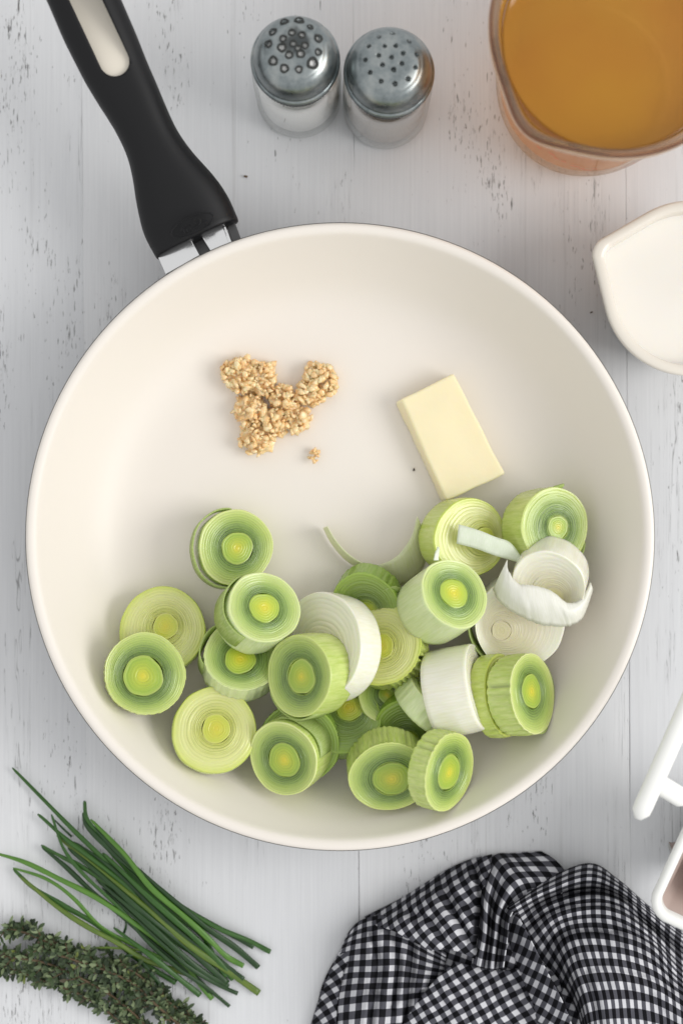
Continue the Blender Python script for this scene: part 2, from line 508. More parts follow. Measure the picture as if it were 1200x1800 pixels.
# ------------------------------------------------------------------ table: planks with worn seams
table = bpy.data.objects.new("table", None); COL.objects.link(table); props(table, kind='structure')
base = mesh("plank_backing", [(-.9, -.9, -.02), (.9, -.9, -.02), (.9, .9, -.02), (-.9, .9, -.02)], [(0, 1, 2, 3)], M['gap'], table, False)
seams = [-0.52, -0.388, -0.2565, -0.1245, 0.0072, 0.139, 0.271, 0.403, 0.53]
slope = -0.0065 * 1.0
for i in range(len(seams) - 1):
    ny = 420
    gs0 = {3: .2, 4: .45, 5: .45}.get(i, .35); gs1 = {3: .2, 4: .45, 5: .45}.get(i + 1, .35)
    x0, x1 = seams[i], seams[i + 1]
    V, Fc = [], []
    b0, b1 = .0006 * gs0, .0006 * gs1
    for j in range(ny):
        y = -0.75 + 1.5 * j / (ny - 1)
        g0 = 0.00020 + 0.00035 * max(0, noise.noise(Vector((x0 * 9, y * 14, 1)))) ** 1 + 0.0002 * noise.noise(Vector((x0, y * 120, 4)))
        g1 = 0.00020 + 0.00035 * max(0, noise.noise(Vector((x1 * 9, y * 14, 1)))) ** 1 + 0.0002 * noise.noise(Vector((x1, y * 120, 8)))
        m0 = min(1, max(0.05, .55 + 1.9 * noise.noise(Vector((x0 * 31, y * 11, 7))))); m1 = min(1, max(0.05, .55 + 1.9 * noise.noise(Vector((x1 * 31, y * 11, 7)))))
        g0, g1 = max(g0 * gs0 * m0, .00001), max(g1 * gs1 * m1, .00001)
        b0, b1 = .0006 * gs0 * m0, .0006 * gs1 * m1
        w0 = 0.0006 * noise.noise(Vector((x0 * 7, y * 6, 3))); w1 = 0.0006 * noise.noise(Vector((x1 * 7, y * 6, 3)))
        sh = slope * y
        xs = [x0 + g0 + w0 + sh, x0 + g0 + w0 + sh, x0 + g0 + b0 + w0 + sh] + [x0 + (x1 - x0) * f + sh for f in (.25, .5, .75)] + \
             [x1 - g1 - b1 + w1 + sh, x1 - g1 + w1 + sh, x1 - g1 + w1 + sh]
        zs = [-.018, -b0, 0, 0, 0, 0, 0, -b1, -.018]
        V += [(a, y, b) for a, b in zip(xs, zs)]
    mesh("plank", V, [f[::-1] for f in grid_faces(ny, 9)], M['table'], table, False)

# ------------------------------------------------------------------ frying pan
PC = W(597.5, 943.5, 0.05); PC.z = 0
pan = empty("frying_pan", PC, "large frying pan with cream ceramic inside and black slotted handle, in the middle", "frying pan")
prof = [(0.0001, .0056), (.04, .0056), (.08, .0056), (.0930, .0058), (.100, .0065), (.106, .0080), (.1115, .0105), (.1165, .0142),
        (.1210, .0190), (.1252, .0248), (.1292, .0312), (.1328, .0380), (.1358, .0440), (.1372, .0470), (.1384, .0488), (.1400, .0497),
        (.1416, .0498), (.1427, .0490), (.1430, .0480)]
PANPROF = [(0, .0056)] + prof[1:]
def pan_z(x, y):
    r = math.hypot(x - PC.x, y - PC.y)
    return float(np.interp(r, [p[0] for p in PANPROF], [p[1] for p in PANPROF]))
V, Fc = lathe([(r, z) for r, z in catmull(prof, 3)], 160)
mesh("cooking_surface", V, Fc, M['ceramic_pan'], pan)
prof = [(.1427, .0484), (.1431, .0487), (.1433, .0480), (.1431, .0465), (.138, .0405), (.128, .026), (.120, .014), (.113, .004), (.107, .0012), (.09, .0008), (.0001, .0008)]
V, Fc = lathe(prof, 160)
mesh("shell", V, [f[::-1] for f in Fc], M['pan_out'], pan)

# handle, lofted between its two silhouettes, then slotted
AX = np.array([-.426, -.904]); PR = np.array([.904, -.426]); O0 = np.array([347., 422.])
def ab(p):
    d = np.array(p, float) - O0
    return float(d @ AX), float(d @ PR)
Lp = [ab(p) for p in [(277, 457), (262, 432), (251, 409), (240, 360), (234, 315), (225, 277), (210, 244), (195, 217), (180, 195), (150, 146), (112, 71), (82, 0), (55, -55), (40, -90)]]
Rp = [ab(p) for p in [(419, 387), (412, 368), (397, 337), (375, 307), (337, 266), (311, 229), (292, 187), (277, 150), (259, 109), (240, 60), (214, 0), (192, -50), (172, -92)]]
aa = np.linspace(-1.0, 520, 90)
aa = np.concatenate([[-1.0, 0.2, 1.5], aa[1:]])
bl = np.interp(aa, [p[0] for p in Lp], [p[1] for p in Lp]); br = np.interp(aa, [p[0] for p in Rp], [p[1] for p in Rp])
k_ = np.ones(7) / 7
bl = np.convolve(np.pad(bl, 3, 'edge'), k_, 'valid'); br = np.convolve(np.pad(br, 3, 'edge'), k_, 'valid')
def hz(a): return 0.0445 + 0.032 * min(max(a, 0) / 520.0, 1.0) ** 1.1
V = []; nseg = 40
for i, a in enumerate(aa):
    inset = [5, 1.5, 0.3][i] if i < 3 else 0
    mid = (bl[i] + br[i]) / 2; hw = (br[i] - bl[i]) / 2 - inset
    zc = hz(a) - 0.004
    hh = (0.0095 + 0.0012 * math.cos(min(a / 200, 1.6))) * (1 - [0.35, .12, .03][i] if i < 3 else 1)
    for k in range(nseg):
        t = 2 * math.pi * k / nseg
        c, s = math.cos(t), math.sin(t)
        e = 0.72
        cx = math.copysign(abs(c) ** e, c); sz = math.copysign(abs(s) ** (0.95 if s > 0 else .6), s)
        p = O0 + AX * a + PR * (mid + hw * cx)
        w = W(p[0], p[1], zc)
        V.append((w.x - PC.x, w.y - PC.y, zc + hh * sz))
Fc = grid_faces(len(aa), nseg, wrap=True)
Fc.append(tuple(range(nseg))[::-1]); Fc.append(tuple((len(aa) - 1) * nseg + k for k in range(nseg)))
hd = mesh("handle", V, [f[::-1] for f in Fc], M['handle'], pan)
def capsule(c0, c1, rpx, z0, z1, zr, n=24):
    """prism over a stadium drawn between two pixels at level zr"""
    c0, c1 = W(*c0, zr) - PC, W(*c1, zr) - PC
    r = rpx * (H - zr) / F
    d = (c1 - c0); d.z = 0; ang = math.atan2(d.y, d.x)
    pts = []
    for i in range(n + 1):
        t = ang + math.pi / 2 + math.pi * i / n; pts.append((c0.x + r * math.cos(t), c0.y + r * math.sin(t)))
    for i in range(n + 1):
        t = ang - math.pi / 2 + math.pi * i / n; pts.append((c1.x + r * math.cos(t), c1.y + r * math.sin(t)))
    m = len(pts)
    V = [(x, y, z0) for x, y in pts] + [(x, y, z1) for x, y in pts]
    Fc = [tuple(range(m))[::-1], tuple(range(m, 2 * m))] + [(i, (i + 1) % m, m + (i + 1) % m, m + i) for i in range(m)]
    return V, Fc
V, Fc = capsule((197, 99), (104, -100), 26.5, 0.0, 0.2, 0.076)
cut = mesh("slot_cutter", V, Fc, M['handle'], pan, False)
md = hd.modifiers.new('slot', 'BOOLEAN'); md.operation = 'DIFFERENCE'; md.object = cut; md.solver = 'EXACT'
apply_mods(hd)
for p in hd.data.polygons: p.use_smooth = True
bpy.data.objects.remove(cut)
V, Fc = capsule((197, 99), (104, -100), 27.5, 0.054, 0.0665, 0.074)
mesh("slot_lining", V, Fc, M['inlay'], hd, False)
# moulded maker's badge: a faint raised oval with worn strokes
def on_handle(px, py, lift=0.0):
    a = ab((px, py))[0]
    w = W(px, py, hz(a) + .006 + lift); return (w.x - PC.x, w.y - PC.y, w.z)
def stroke(name, pix, r, mat, parent, lift):
    P = [on_handle(px, py, lift) for px, py in pix]
    V, Fc, U = tube(catmull(P, 4) if len(P) > 2 else P, [r] * (len(P) * 4 - 3 if len(P) > 2 else len(P)), 6)
    return mesh(name, V, Fc, mat, parent, True, U)
oval = []
for k in range(25):
    t = 2 * math.pi * k / 24; x, y = 40 * math.cos(t), 15 * math.sin(t)
    oval.append((338 + x * .904 + y * .426, 396 - x * .426 + y * .904))

badge = stroke("moulded_badge", oval, .00035, M['handle'], hd, .0045)
for pix in ([(318, 408), (320, 400), (324, 410)], [(327, 398), (330, 409)], [(333, 395), (336, 407)], [(340, 401), (347, 398), (352, 391), (350, 383), (344, 382), (341, 388), (345, 394)], [(356, 392), (361, 388), (366, 390)], [(360, 396), (366, 397), (371, 393)]):
    stroke("badge_stroke", pix, .00028, M['handle'], hd, .0047)
# steel bracket between handle and pan wall
def block(name, quad, z0, z1, mat, bev=0.0006):
    a = [W(px, py, z1) - PC for px, py in quad]
    V = [(p.x, p.y, z0) for p in a] + [(p.x, p.y, z1) for p in a]
    Fc = [(3, 2, 1, 0), (4, 5, 6, 7)] + [(i, (i + 1) % 4, 4 + (i + 1) % 4, 4 + i) for i in range(4)]
    o = mesh(name, V, Fc, mat, pan, False)
    b = o.modifiers.new('b', 'BEVEL'); b.width = bev; b.segments = 2
    return apply_mods(o)
block("bracket_arm", [(276, 448), (292, 484), (352, 450), (335, 418)], 0.028, 0.0425, M['steel'])
block("bracket_tongue", [(336, 422), (350, 452), (372, 444), (357, 410)], 0.026, 0.037, M['steel_dark'])
block("bracket_arm", [(352, 412), (373, 446), (408, 432), (392, 396)], 0.028, 0.0432, M['steel'])
block("bracket_rib", [(391, 398), (404, 434), (410, 432), (396, 396)], 0.030, 0.0447, M['steel'])
block("bracket_tongue", [(398, 398), (410, 434), (427, 430), (412, 388)], 0.026, 0.040, M['steel_dark'])

# ------------------------------------------------------------------ leeks
def leek(fx, fy, Rpx, dx, dy, tilt, Tmm, zb, pal, label, core=0.42, ofs=(0, 0), flute=0.0, dish=0.0, seed=0, coremat=None, ell=0.0, layer=None, grooves=False, flat=1.0, group="leek slices in the pan", z=None, stepc=0.0006):
    """a leek round. (fx,fy): middle of the cut face; (dx,dy): the way its side shows in the picture; zb: height of its lowest point"""
    rn = random.Random(seed * 13 + 5)
    T = Tmm / 1000.0
    zc = z if z is not None else zb + 0.02
    for _ in range(6):
        c = W(fx, fy, zc)
        w = (Vector((0, 0, H)) - c).normalized()
        d = Vector((dx, -dy, 0)); d = (d - d.dot(w) * w).normalized() if d.length > 0 else Vector((1, 0, 0))
        n = (math.cos(R(tilt)) * w - math.sin(R(tilt)) * d).normalized()
        Rm = Rpx * (H - zc) / F
        if z is None:
            zc = zb + max(n.z, 0) * T + Rm * math.sqrt(max(0, 1 - n.z ** 2))
    # rest it on the pan: lift it (along its picture ray) until no point of its edges is inside the pan wall
    for _ in range(30):
        ax = n.orthogonal().normalized(); ay = n.cross(ax)
        deep = 0
        for q in range(24):
            e = (ax * math.cos(q * .2618) + ay * math.sin(q * .2618)) * Rm
            for hh in (0, T * .5, T):
                P_ = c + e - n * hh
                deep = max(deep, pan_z(P_.x, P_.y) + .0003 - P_.z)
        if deep <= 0: break
        zc += deep * .7 + .0001
        c = W(fx, fy, zc); Rm = Rpx * (H - zc) / F
    rot = n.to_track_quat('Z', 'Y').to_matrix().to_4x4()
    mw = Matrix.Translation(c) @ rot @ Matrix.Rotation(rn.uniform(0, 6.28), 4, 'Z')
    seg = 88
    inv = mw.to_3x3().inverted()
    oc = inv @ Vector((ofs[0] * (H - zc) / F, -ofs[1] * (H - zc) / F, 0))
    rc = core * Rm
    ea = rn.uniform(0, 3.14)
    def outline(a):
        return 1 + 0.018 * math.sin(2 * a + seed) + 0.011 * math.sin(3 * a + 2 * seed) + 0.005 * math.sin(5 * a + seed * 3) + 0.003 * math.sin(11 * a + seed) + ell * math.cos(2 * (a - ea))
    # face from just outside the heart to the edge, with a groove between leaf layers
    nl = rn.randint(12, 15)
    prof = []   # (t 0..1 from core to edge, z, u)
    bounds = [0]
    ws = [0.45 + 0.9 * i / nl + rn.uniform(-.15, .15) for i in range(nl)]
    s = sum(ws); acc = 0
    for x in ws:
        acc += x / s; bounds.append(acc)
    prof.append((-.02, -0.0022, .40)); prof.append((0.0, -0.0006, .405))
    for i in range(nl):
        a, b = bounds[i], bounds[i + 1]
        hgt = rn.uniform(-.00005, .00005) * (2.5 if pal == 'white' else 1) * flat
        last = i == nl - 1
        for f, dz in ((0.08, -0.00008), (0.3, 0), (0.7, 0.00004)):
            prof.append((a + (b - a) * f, dz + hgt, None))
        if not last:
            g = (0.00030 if i < 4 else 0.00008) * (2.2 if grooves else 1) * flat
            prof.append((b - 0.012, -0.0001 + hgt, None)); prof.append((b, -g, None))
    prof.append((0.975, 0.0, None))
    V, U = [], []
    dishf = lambda t: dish * (1 - max(0, min(1, t)) ** 1.5)
    dep = [rn.uniform(0, 6.28) for _ in range(4)]
    for (t, z0, u) in prof:
        for k in range(seg):
            a = 2 * math.pi * k / seg
            rr = rc + (Rm * outline(a) - rc) * t
            m = 1 - max(0, t)
            wv = 0.0003 * math.sin(2 * a + dep[0] + t * 5) * (1 - abs(2 * t - 1))
            li = sum(1 for b_ in bounds if b_ <= t + .004)
            wv += (0.00042 if pal != 'cream_leek' else .0001) * max(0, noise.noise(Vector((math.cos(a) * 1.1 + li * 3.7, math.sin(a) * 1.1, seed + li * 1.3)))) * (1 if .02 < t < .96 else 0)
            V.append((rr * math.cos(a) + oc.x * m, rr * math.sin(a) + oc.y * m, z0 - dishf(t) + wv))
            U.append((0.42 + 0.57 * max(t, 0) if t > 0 else .405, k / seg))
    nface = len(prof)
    side = [(1.0, -0.0006, 1.02)] + [(1.0 + 0.012 * math.sin(f * 3.1), -0.0006 - (T - .0012) * f, 1.03 + f * .9) for f in (.04, .15, .3, .45, .6, .75, .9, 1.0)] + [(0.97, -T, 1.95)]
    nr_ = rn.randint(46, 60)
    for (t, z0, u) in side:
        for k in range(seg):
            a = 2 * math.pi * k / seg
            rr = Rm * outline(a) * t
            if flute:
                ph = a * nr_ + 0.6 * math.sin(5 * a)
                rr -= flute * Rm * 0.055 * (abs(math.sin(ph / 2)) ** 0.6 * -1 + 1) * (0.4 + 0.6 * math.sin(3 * a + seed) ** 2) * (2.2 if 1.02 < u < 1.8 else 1)
            rr += 0.0003 * noise.noise(Vector((math.cos(a) * 2, math.sin(a) * 2, z0 * 160 + seed)))
            V.append((rr * math.cos(a), rr * math.sin(a), z0)); U.append((u, k / seg))
    n = nface + len(side)
    Fc = grid_faces(n, seg, wrap=True)
    Fc.append(tuple((n - 1) * seg + k for k in range(seg)))
    if flute:
        pass
    o = mesh("leek_slice", V, [f[::-1] if i < len(Fc) - 1 else f[::-1] for i, f in enumerate(Fc)], M[pal], None, True, U)
    o.matrix_world = mw
    props(o, label, "leek slice", group)
    # heart: a tightly rolled plug standing a little proud
    V, U = [], []
    pr = []
    nh = 6
    for i in range(nh):
        f0, f1 = i / nh, (i + 1) / nh
        hb = 0.00015 * (1 - f0 ** 2) + rn.uniform(-.00006, .00006)
        pr += [(f0 + .02, hb, ), (f1 - .05, hb), (f1 - .012, hb - .00014)]
    pr += [(0.99, -.0001), (1.0, -.0022)]
    ch = stepc - 0.0006
    for (t, z0) in pr:
        for k in range(seg // 2):
            a = 4 * math.pi * k / seg
            rr = rc * t * (1 + 0.03 * math.sin(2 * a + seed) + 0.035 * math.sin(3 * a + 1.7 * seed) + .012 * math.sin(7 * a + seed))
            V.append((rr * math.cos(a) + oc.x, rr * math.sin(a) + oc.y, z0 - dish + ch)); U.append((0.40 * min(t, 1), k / seg))
    Fc = grid_faces(len(pr), seg // 2, wrap=True); Fc.append(tuple(range(seg // 2))[::-1])
    mesh("heart", V, [f[::-1] for f in Fc], M[coremat or pal], o, True, U)
    if layer:
        # a loosened outer leaf standing off the side, over the given picture angles (degrees, anticlockwise from right)
        a0, a1, gap, top, hgt = layer
        V, U = [], []; ns = 40
        wi = mw.inverted().to_3x3()
        for j, zz in enumerate((top, top - hgt * .5, top - hgt)):
            for i in range(ns):
                f = i / (ns - 1); a = R(a0 + (a1 - a0) * f)
                ld = wi @ Vector((math.cos(a), math.sin(a), 0)); la = math.atan2(ld.y, ld.x)
                g = gap * math.sin(math.pi * min(max(f, .0), 1.0)) ** 0.6
                rr = Rm * outline(la) * 1.008 + g * (1.0 if j == 0 else .85)
                V.append((rr * math.cos(la), rr * math.sin(la), zz + 0.0004 * math.sin(9 * f + seed))); U.append((j * .4, f))
        lo = mesh("outer_leaf", V, grid_faces(3, ns), M['leaf_green' if pal != 'white' else 'leaf_white'], o, True, U)
        add_mod_solid(lo, 0.0007, 0)
    return o

# ---- rounds, from the bottom of the pile upward
leek(285, 1107, 76, 3, 6, 7, 11, .0062, 'pale', "pale yellow leek round lying flat, half under the leftmost green round", .30, (6, -6), 0, 0, 1)
leek(256, 1184, 72, -6, 4, 5, 9, .0165, 'green', "green leek round at the far left of the pile, on top of a pale one", .50, (-4, 4), .6, .0012, 2)
leek(377, 1283, 75, -3, 6, 6, 9, .0068, 'pale', "pale yellow-green leek round lying flat at the lower left, touching nothing to its left", .34, (3, -2), 0, 0, 3)
leek(415, 962, 67, -12, 6, 12, 12, .0062, 'green', "uppermost green leek round on the left, lying above the pile with loose outer leaf", .43, (3, 1), 0, .0010, 4, layer=(95, 265, .0028, -.0006, .010))
leek(428, 1150, 69, -6, 26, 24, 16, .0075, 'mint', "pale-sided leek round mostly covered by the round stacked on it, left of centre", .40, (-6, 10), .5, .0010, 5, layer=(110, 200, .0022, -.0012, .012))
leek(465, 1067, 66, -25, 24, 26, 20, .0175, 'mint', "leek round stacked on another, below the uppermost left round", .42, (1, 0), 0, .0010, 6, layer=(120, 235, .0018, -.0016, .014))
leek(603, 1262, 66, 2, 8, 16, 12, .0070, 'deep', "dark green leek round deep in the gap under the middle of the pile", .36, (10, -20), 0, .0004, 7)
leek(524, 1308, 72, 6, -6, 12, 12, .0068, 'deep', "dark green fluted leek round wedged behind the lowest left-centre round", .40, (0, 0), 1.0, .0004, 8)
leek(716, 1286, 60, 0, -10, 22, 12, .0070, 'deep', "dark olive leek round half hidden between the two lowest fluted rounds", .34, (0, 20), 0, .0004, 9)
leek(642, 1062, 60, 4, -8, 28, 12, .0068, 'deep', "dark olive leek round peeking out at the top middle of the pile", .30, (0, 14), .6, .0004, 10)
leek(563, 1134, 97, 26, 3, 46, 14, .0075, 'white', grooves=True, label= "large white leek round on its side with separated arched layers, centre of the pile", core=.24, ofs=(-16, 20), dish=.0030, seed=11, ell=.03)
leek(670, 1133, 74, 20, 13, 22, 13, .0100, 'pale', "yellow-green leek round with a deeply ribbed edge, right of the big white one", .30, (0, 2), 2.6, .0010, 12)
leek(680, 1222, 52, -4, 4, 18, 10, .0065, 'green', "small pale green leek piece low in the gap below the ribbed round", .3, (0, 0), 0, 0, 13)
leek(524, 1188, 73, 42, -5, 41, 18, .0215, 'green', "green leek cylinder with dark ringed face, in front of the big white round", .43, (3, 2), 0, .0016, 14, layer=(200, 300, .0012, -.0010, .010))
leek(497, 1334, 66, 30, -21, 30, 20, .0090, 'green', "lowest green leek cylinder left of centre, its pale side to the upper right", .47, (0, 4), 0, .0014, 15, layer=(5, 100, .0014, -.0030, .012))
leek(683, 1366, 70, -5, -36, 31, 16, .0105, 'green', "large fluted green leek round at the pan's bottom, left of the smaller tilted one", .47, (6, 8), 1.6, .0016, 16)
leek(790, 1357, 72, -37, -10, 57, 10.5, .0110, 'green', "small tilted green leek round with ribbed side, lowest on the right", .46, (4, 2), 1.4, .0008, 17, coremat='green')
leek(826, 945, 70, -24, 0, 27, 17, .0064, 'pale', "pale leek round with the white leaf strip lying across it, touching the butter", .30, (32, 2), 0, .0012, 18)
leek(975, 926, 70, -30, 2, 33, 18, .0090, 'green', "pale leek round at the top right of the pile with a small heart", .30, (9, 1), .4, .0008, 19, layer=(262, 340, .0020, -.0010, .009))
leek(912, 1098, 80, 0, -10, 14, 18, .0085, 'cream_leek', "broad cream-white leek round on the right lying under the white leaf wrap", .22, (-32, 14), 0, .0022, 20, layer=(150, 235, .0030, -.0010, .012), flat=.15)
leek(962, 1031, 66, 4, -14, 26, 18, .0200, 'white', "white leek round with hollowed face, half covered by a white leaf wrap", .30, (6, 34), 0, .0062, 21, flat=.3)
leek(799, 1043, 64, -44, 30, 33, 27, .0170, 'mint', "tall mint-sided leek cylinder right of centre with a bright yellow heart", .42, (1, -2), 0, .0012, 22)
leek(842, 1206, 76, -52, 10, 74, 22, .0080, 'white', "white leek chunk standing on edge, between the mint cylinder and the tilted pair", .30, (0, 0), 0, .001, 23, ell=.02)
leek(768, 1222, 62, -30, 32, 72, 12, .0080, 'mint', "mint-green leek slice on edge leaning against the white chunk", .3, (0, 0), .5, 0, 24)
leek(889, 1222, 73, -36, 4, 60, 9, .0095, 'pale', "thin yellow-green leek round sandwiched between the white chunk and the ribbed tilted round", .3, (0, 0), .5, 0, 25)
leek(936, 1219, 73, -36, 3, 59, 13, .0110, 'green', "steeply tilted ribbed green leek round with a long yellow heart, rightmost in the lower pile", .43, (2, -4), 1.6, .0008, 26, layer=(-70, 40, .0008, -.0008, .006))

def ribbon(name, A, B, za, zb_, mat, label, cat="leek leaf", th=.0008, belly=0.0, n=8, rows=7, group=None, rag=0.0):
    A = catmull([(x, y, z) for (x, y), z in zip(A, za)], n); B = catmull([(x, y, z) for (x, y), z in zip(B, zb_)], n)
    for E, sg in ((A, -1), (B, 1)):
        for i in range(len(E)): E[i][1] += rag * (noise.noise(Vector((i * .55, sg * 9, E[0][0]))) + .6 * noise.noise(Vector((i * 1.7, sg * 5, E[0][0]))))
    V, U = [], []
    o0 = W(*A[len(A) // 2][:2], 0)
    for j in range(rows):
        f = j / (rows - 1)
        for i in range(len(A)):
            p = A[i] * (1 - f) + B[i] * f
            z = p[2] + belly * math.sin(math.pi * f) + .0003 * noise.noise(Vector((i * .3, j * .4, A[0][0])))
            w = W(p[0], p[1], z); V.append((w.x - o0.x, w.y - o0.y, z)); U.append((f, i / len(A) * 2))
    o = mesh(name, V, grid_faces(rows, len(A)), mat, None, True, U)
    o.location = (o0.x, o0.y, 0)
    add_mod_solid(o, th, 0)
    return props(o, label, cat, group)

ribbon("leek_leaf", [(575, 925), (590, 950), (612, 974), (640, 991), (665, 993), (697, 978), (722, 945), (733, 908)],
       [(568, 928), (583, 956), (607, 984), (638, 1004), (662, 1018), (704, 1030), (742, 1000), (752, 950)],
       [.021, .020, .018, .016, .0155, .018, .021, .024], [.0075, .0072, .007, .007, .007, .007, .0072, .008], M['leaf_pale'],
       "thin curved loose leek leaf forming a U in the open middle of the pan", belly=.001, th=.0004)
ribbon("leek_leaf", [(806, 922), (840, 932), (870, 944), (897, 955), (919, 986)], [(802, 955), (836, 964), (866, 975), (890, 982), (917, 990)],
       [.036, .037, .0375, .037, .035], [.0355, .0365, .037, .0365, .0345], M['leaf_mint'], "straight pale leaf strip lying across the round beside the butter", belly=.0008)
ribbon("leek_leaf", [(891, 984), (893, 1003), (910, 1026), (935, 1029), (966, 1038), (998, 1060), (1022, 1052), (1037, 1024)],
       [(866, 1036), (880, 1060), (915, 1083), (950, 1097), (985, 1101), (1008, 1097), (1026, 1080), (1041, 1036)],
       [.040, .043, .046, .047, .047, .046, .044, .040], [.034, .037, .040, .0415, .0415, .041, .038, .036], M['leaf_white'],
       "wide white leek leaf wrapped round the front of the hollowed white round", belly=.004, rows=10, rag=3.0, th=.0005)
ribbon("leek_leaf", [(668, 1040), (680, 1034), (694, 1031), (704, 1034)], [(676, 1066), (690, 1068), (704, 1064), (712, 1050)],
       [.028, .030, .030, .027], [.018, .018, .017, .017], M['leaf_green'], "small folded scrap of green leaf left of the mint cylinder", belly=.001)
ribbon("leek_leaf", [(762, 985), (764, 974), (768, 965), (769, 962)], [(770, 985), (770, 976), (771, 968), (770, 962)], [.046, .046, .046, .045], [.045, .045, .045, .045],
       M['leaf_mint'], "thin leaf tip sticking up from the top of the mint cylinder")
ribbon("leek_leaf", [(748, 1178), (762, 1205), (780, 1238), (800, 1272)], [(736, 1176), (756, 1206), (772, 1242), (797, 1276)], [.034, .034, .030, .024], [.030, .030, .026, .020],
       M['leaf_white'], "narrow white leaf edge lying down the left of the white chunk")
ribbon("leek_leaf", [(960, 862), (972, 856), (984, 852), (990, 850)], [(966, 868), (976, 862), (986, 857), (991, 853)], [.030, .031, .031, .030], [.028, .029, .030, .030],
       M['leaf_green'], "tiny curled leaf tip above the top right round")

# ------------------------------------------------------------------ butter
def butter():
    z0, z1 = .0060, .0175
    q = [W(704, 702, z1), W(797, 656, z1), W(887, 833, z1), W(785, 880, z1)]
    c = sum(q, Vector()) / 4; c.z = 0
    n = 14
    V = []; Fc = []
    bm = bmesh.new()
    N = 16
    def P(u, v, w):
        a = q[0].lerp(q[1], u); b = q[3].lerp(q[2], u); p = a.lerp(b, v) - Vector((.0022, .0008, 0)) * (1 - w) * (1 - u)
        return Vector((p.x - c.x, p.y - c.y, z0 + (z1 - z0) * w))
    gv = {}
    def gvx(i, j, k):
        key = (i, j, k)
        if key not in gv:
            gv[key] = bm.verts.new(P(i / N, j / (2 * N), k / 4))
        return gv[key]
    for i in range(N):
        for j in range(2 * N):
            bm.faces.new([gvx(i, j, 4), gvx(i, j + 1, 4), gvx(i + 1, j + 1, 4), gvx(i + 1, j, 4)])
            bm.faces.new([gvx(i, j, 0), gvx(i + 1, j, 0), gvx(i + 1, j + 1, 0), gvx(i, j + 1, 0)])
    for k in range(4):
        for i in range(N):
            for j, fl in ((0, 0), (2 * N, 1)):
                f = [gvx(i, j, k), gvx(i, j, k + 1), gvx(i + 1, j, k + 1), gvx(i + 1, j, k)]
                bm.faces.new(f[::-1] if fl else f)
        for j in range(2 * N):
            for i, fl in ((0, 1), (N, 0)):
                f = [gvx(i, j, k), gvx(i, j, k + 1), gvx(i, j + 1, k + 1), gvx(i, j + 1, k)]
                bm.faces.new(f[::-1] if fl else f)
    bmesh.ops.recalc_face_normals(bm, faces=bm.faces)
    for v in bm.verts:
        p = v.co * 1
        d = Vector((noise.noise(p * 90), noise.noise(p * 90 + Vector((9, 0, 0))), noise.noise(p * 70 + Vector((0, 9, 0))))) * .00045
        v.co += d
    me = bpy.data.meshes.new("butter_pat"); bm.to_mesh(me); bm.free()
    me.materials.append(M['butter'])
    o = bpy.data.objects.new("butter_pat", me); COL.objects.link(o); o.location = c
    b = o.modifiers.new('b', 'BEVEL'); b.width = .0011; b.segments = 3; b.limit_method = 'ANGLE'; b.angle_limit = R(45)
    apply_mods(o)
    o.data.polygons.foreach_set('use_smooth', [True] * len(o.data.polygons))
    props(o, "rectangular pat of pale yellow butter lying in the pan above the leeks", "butter")
butter()

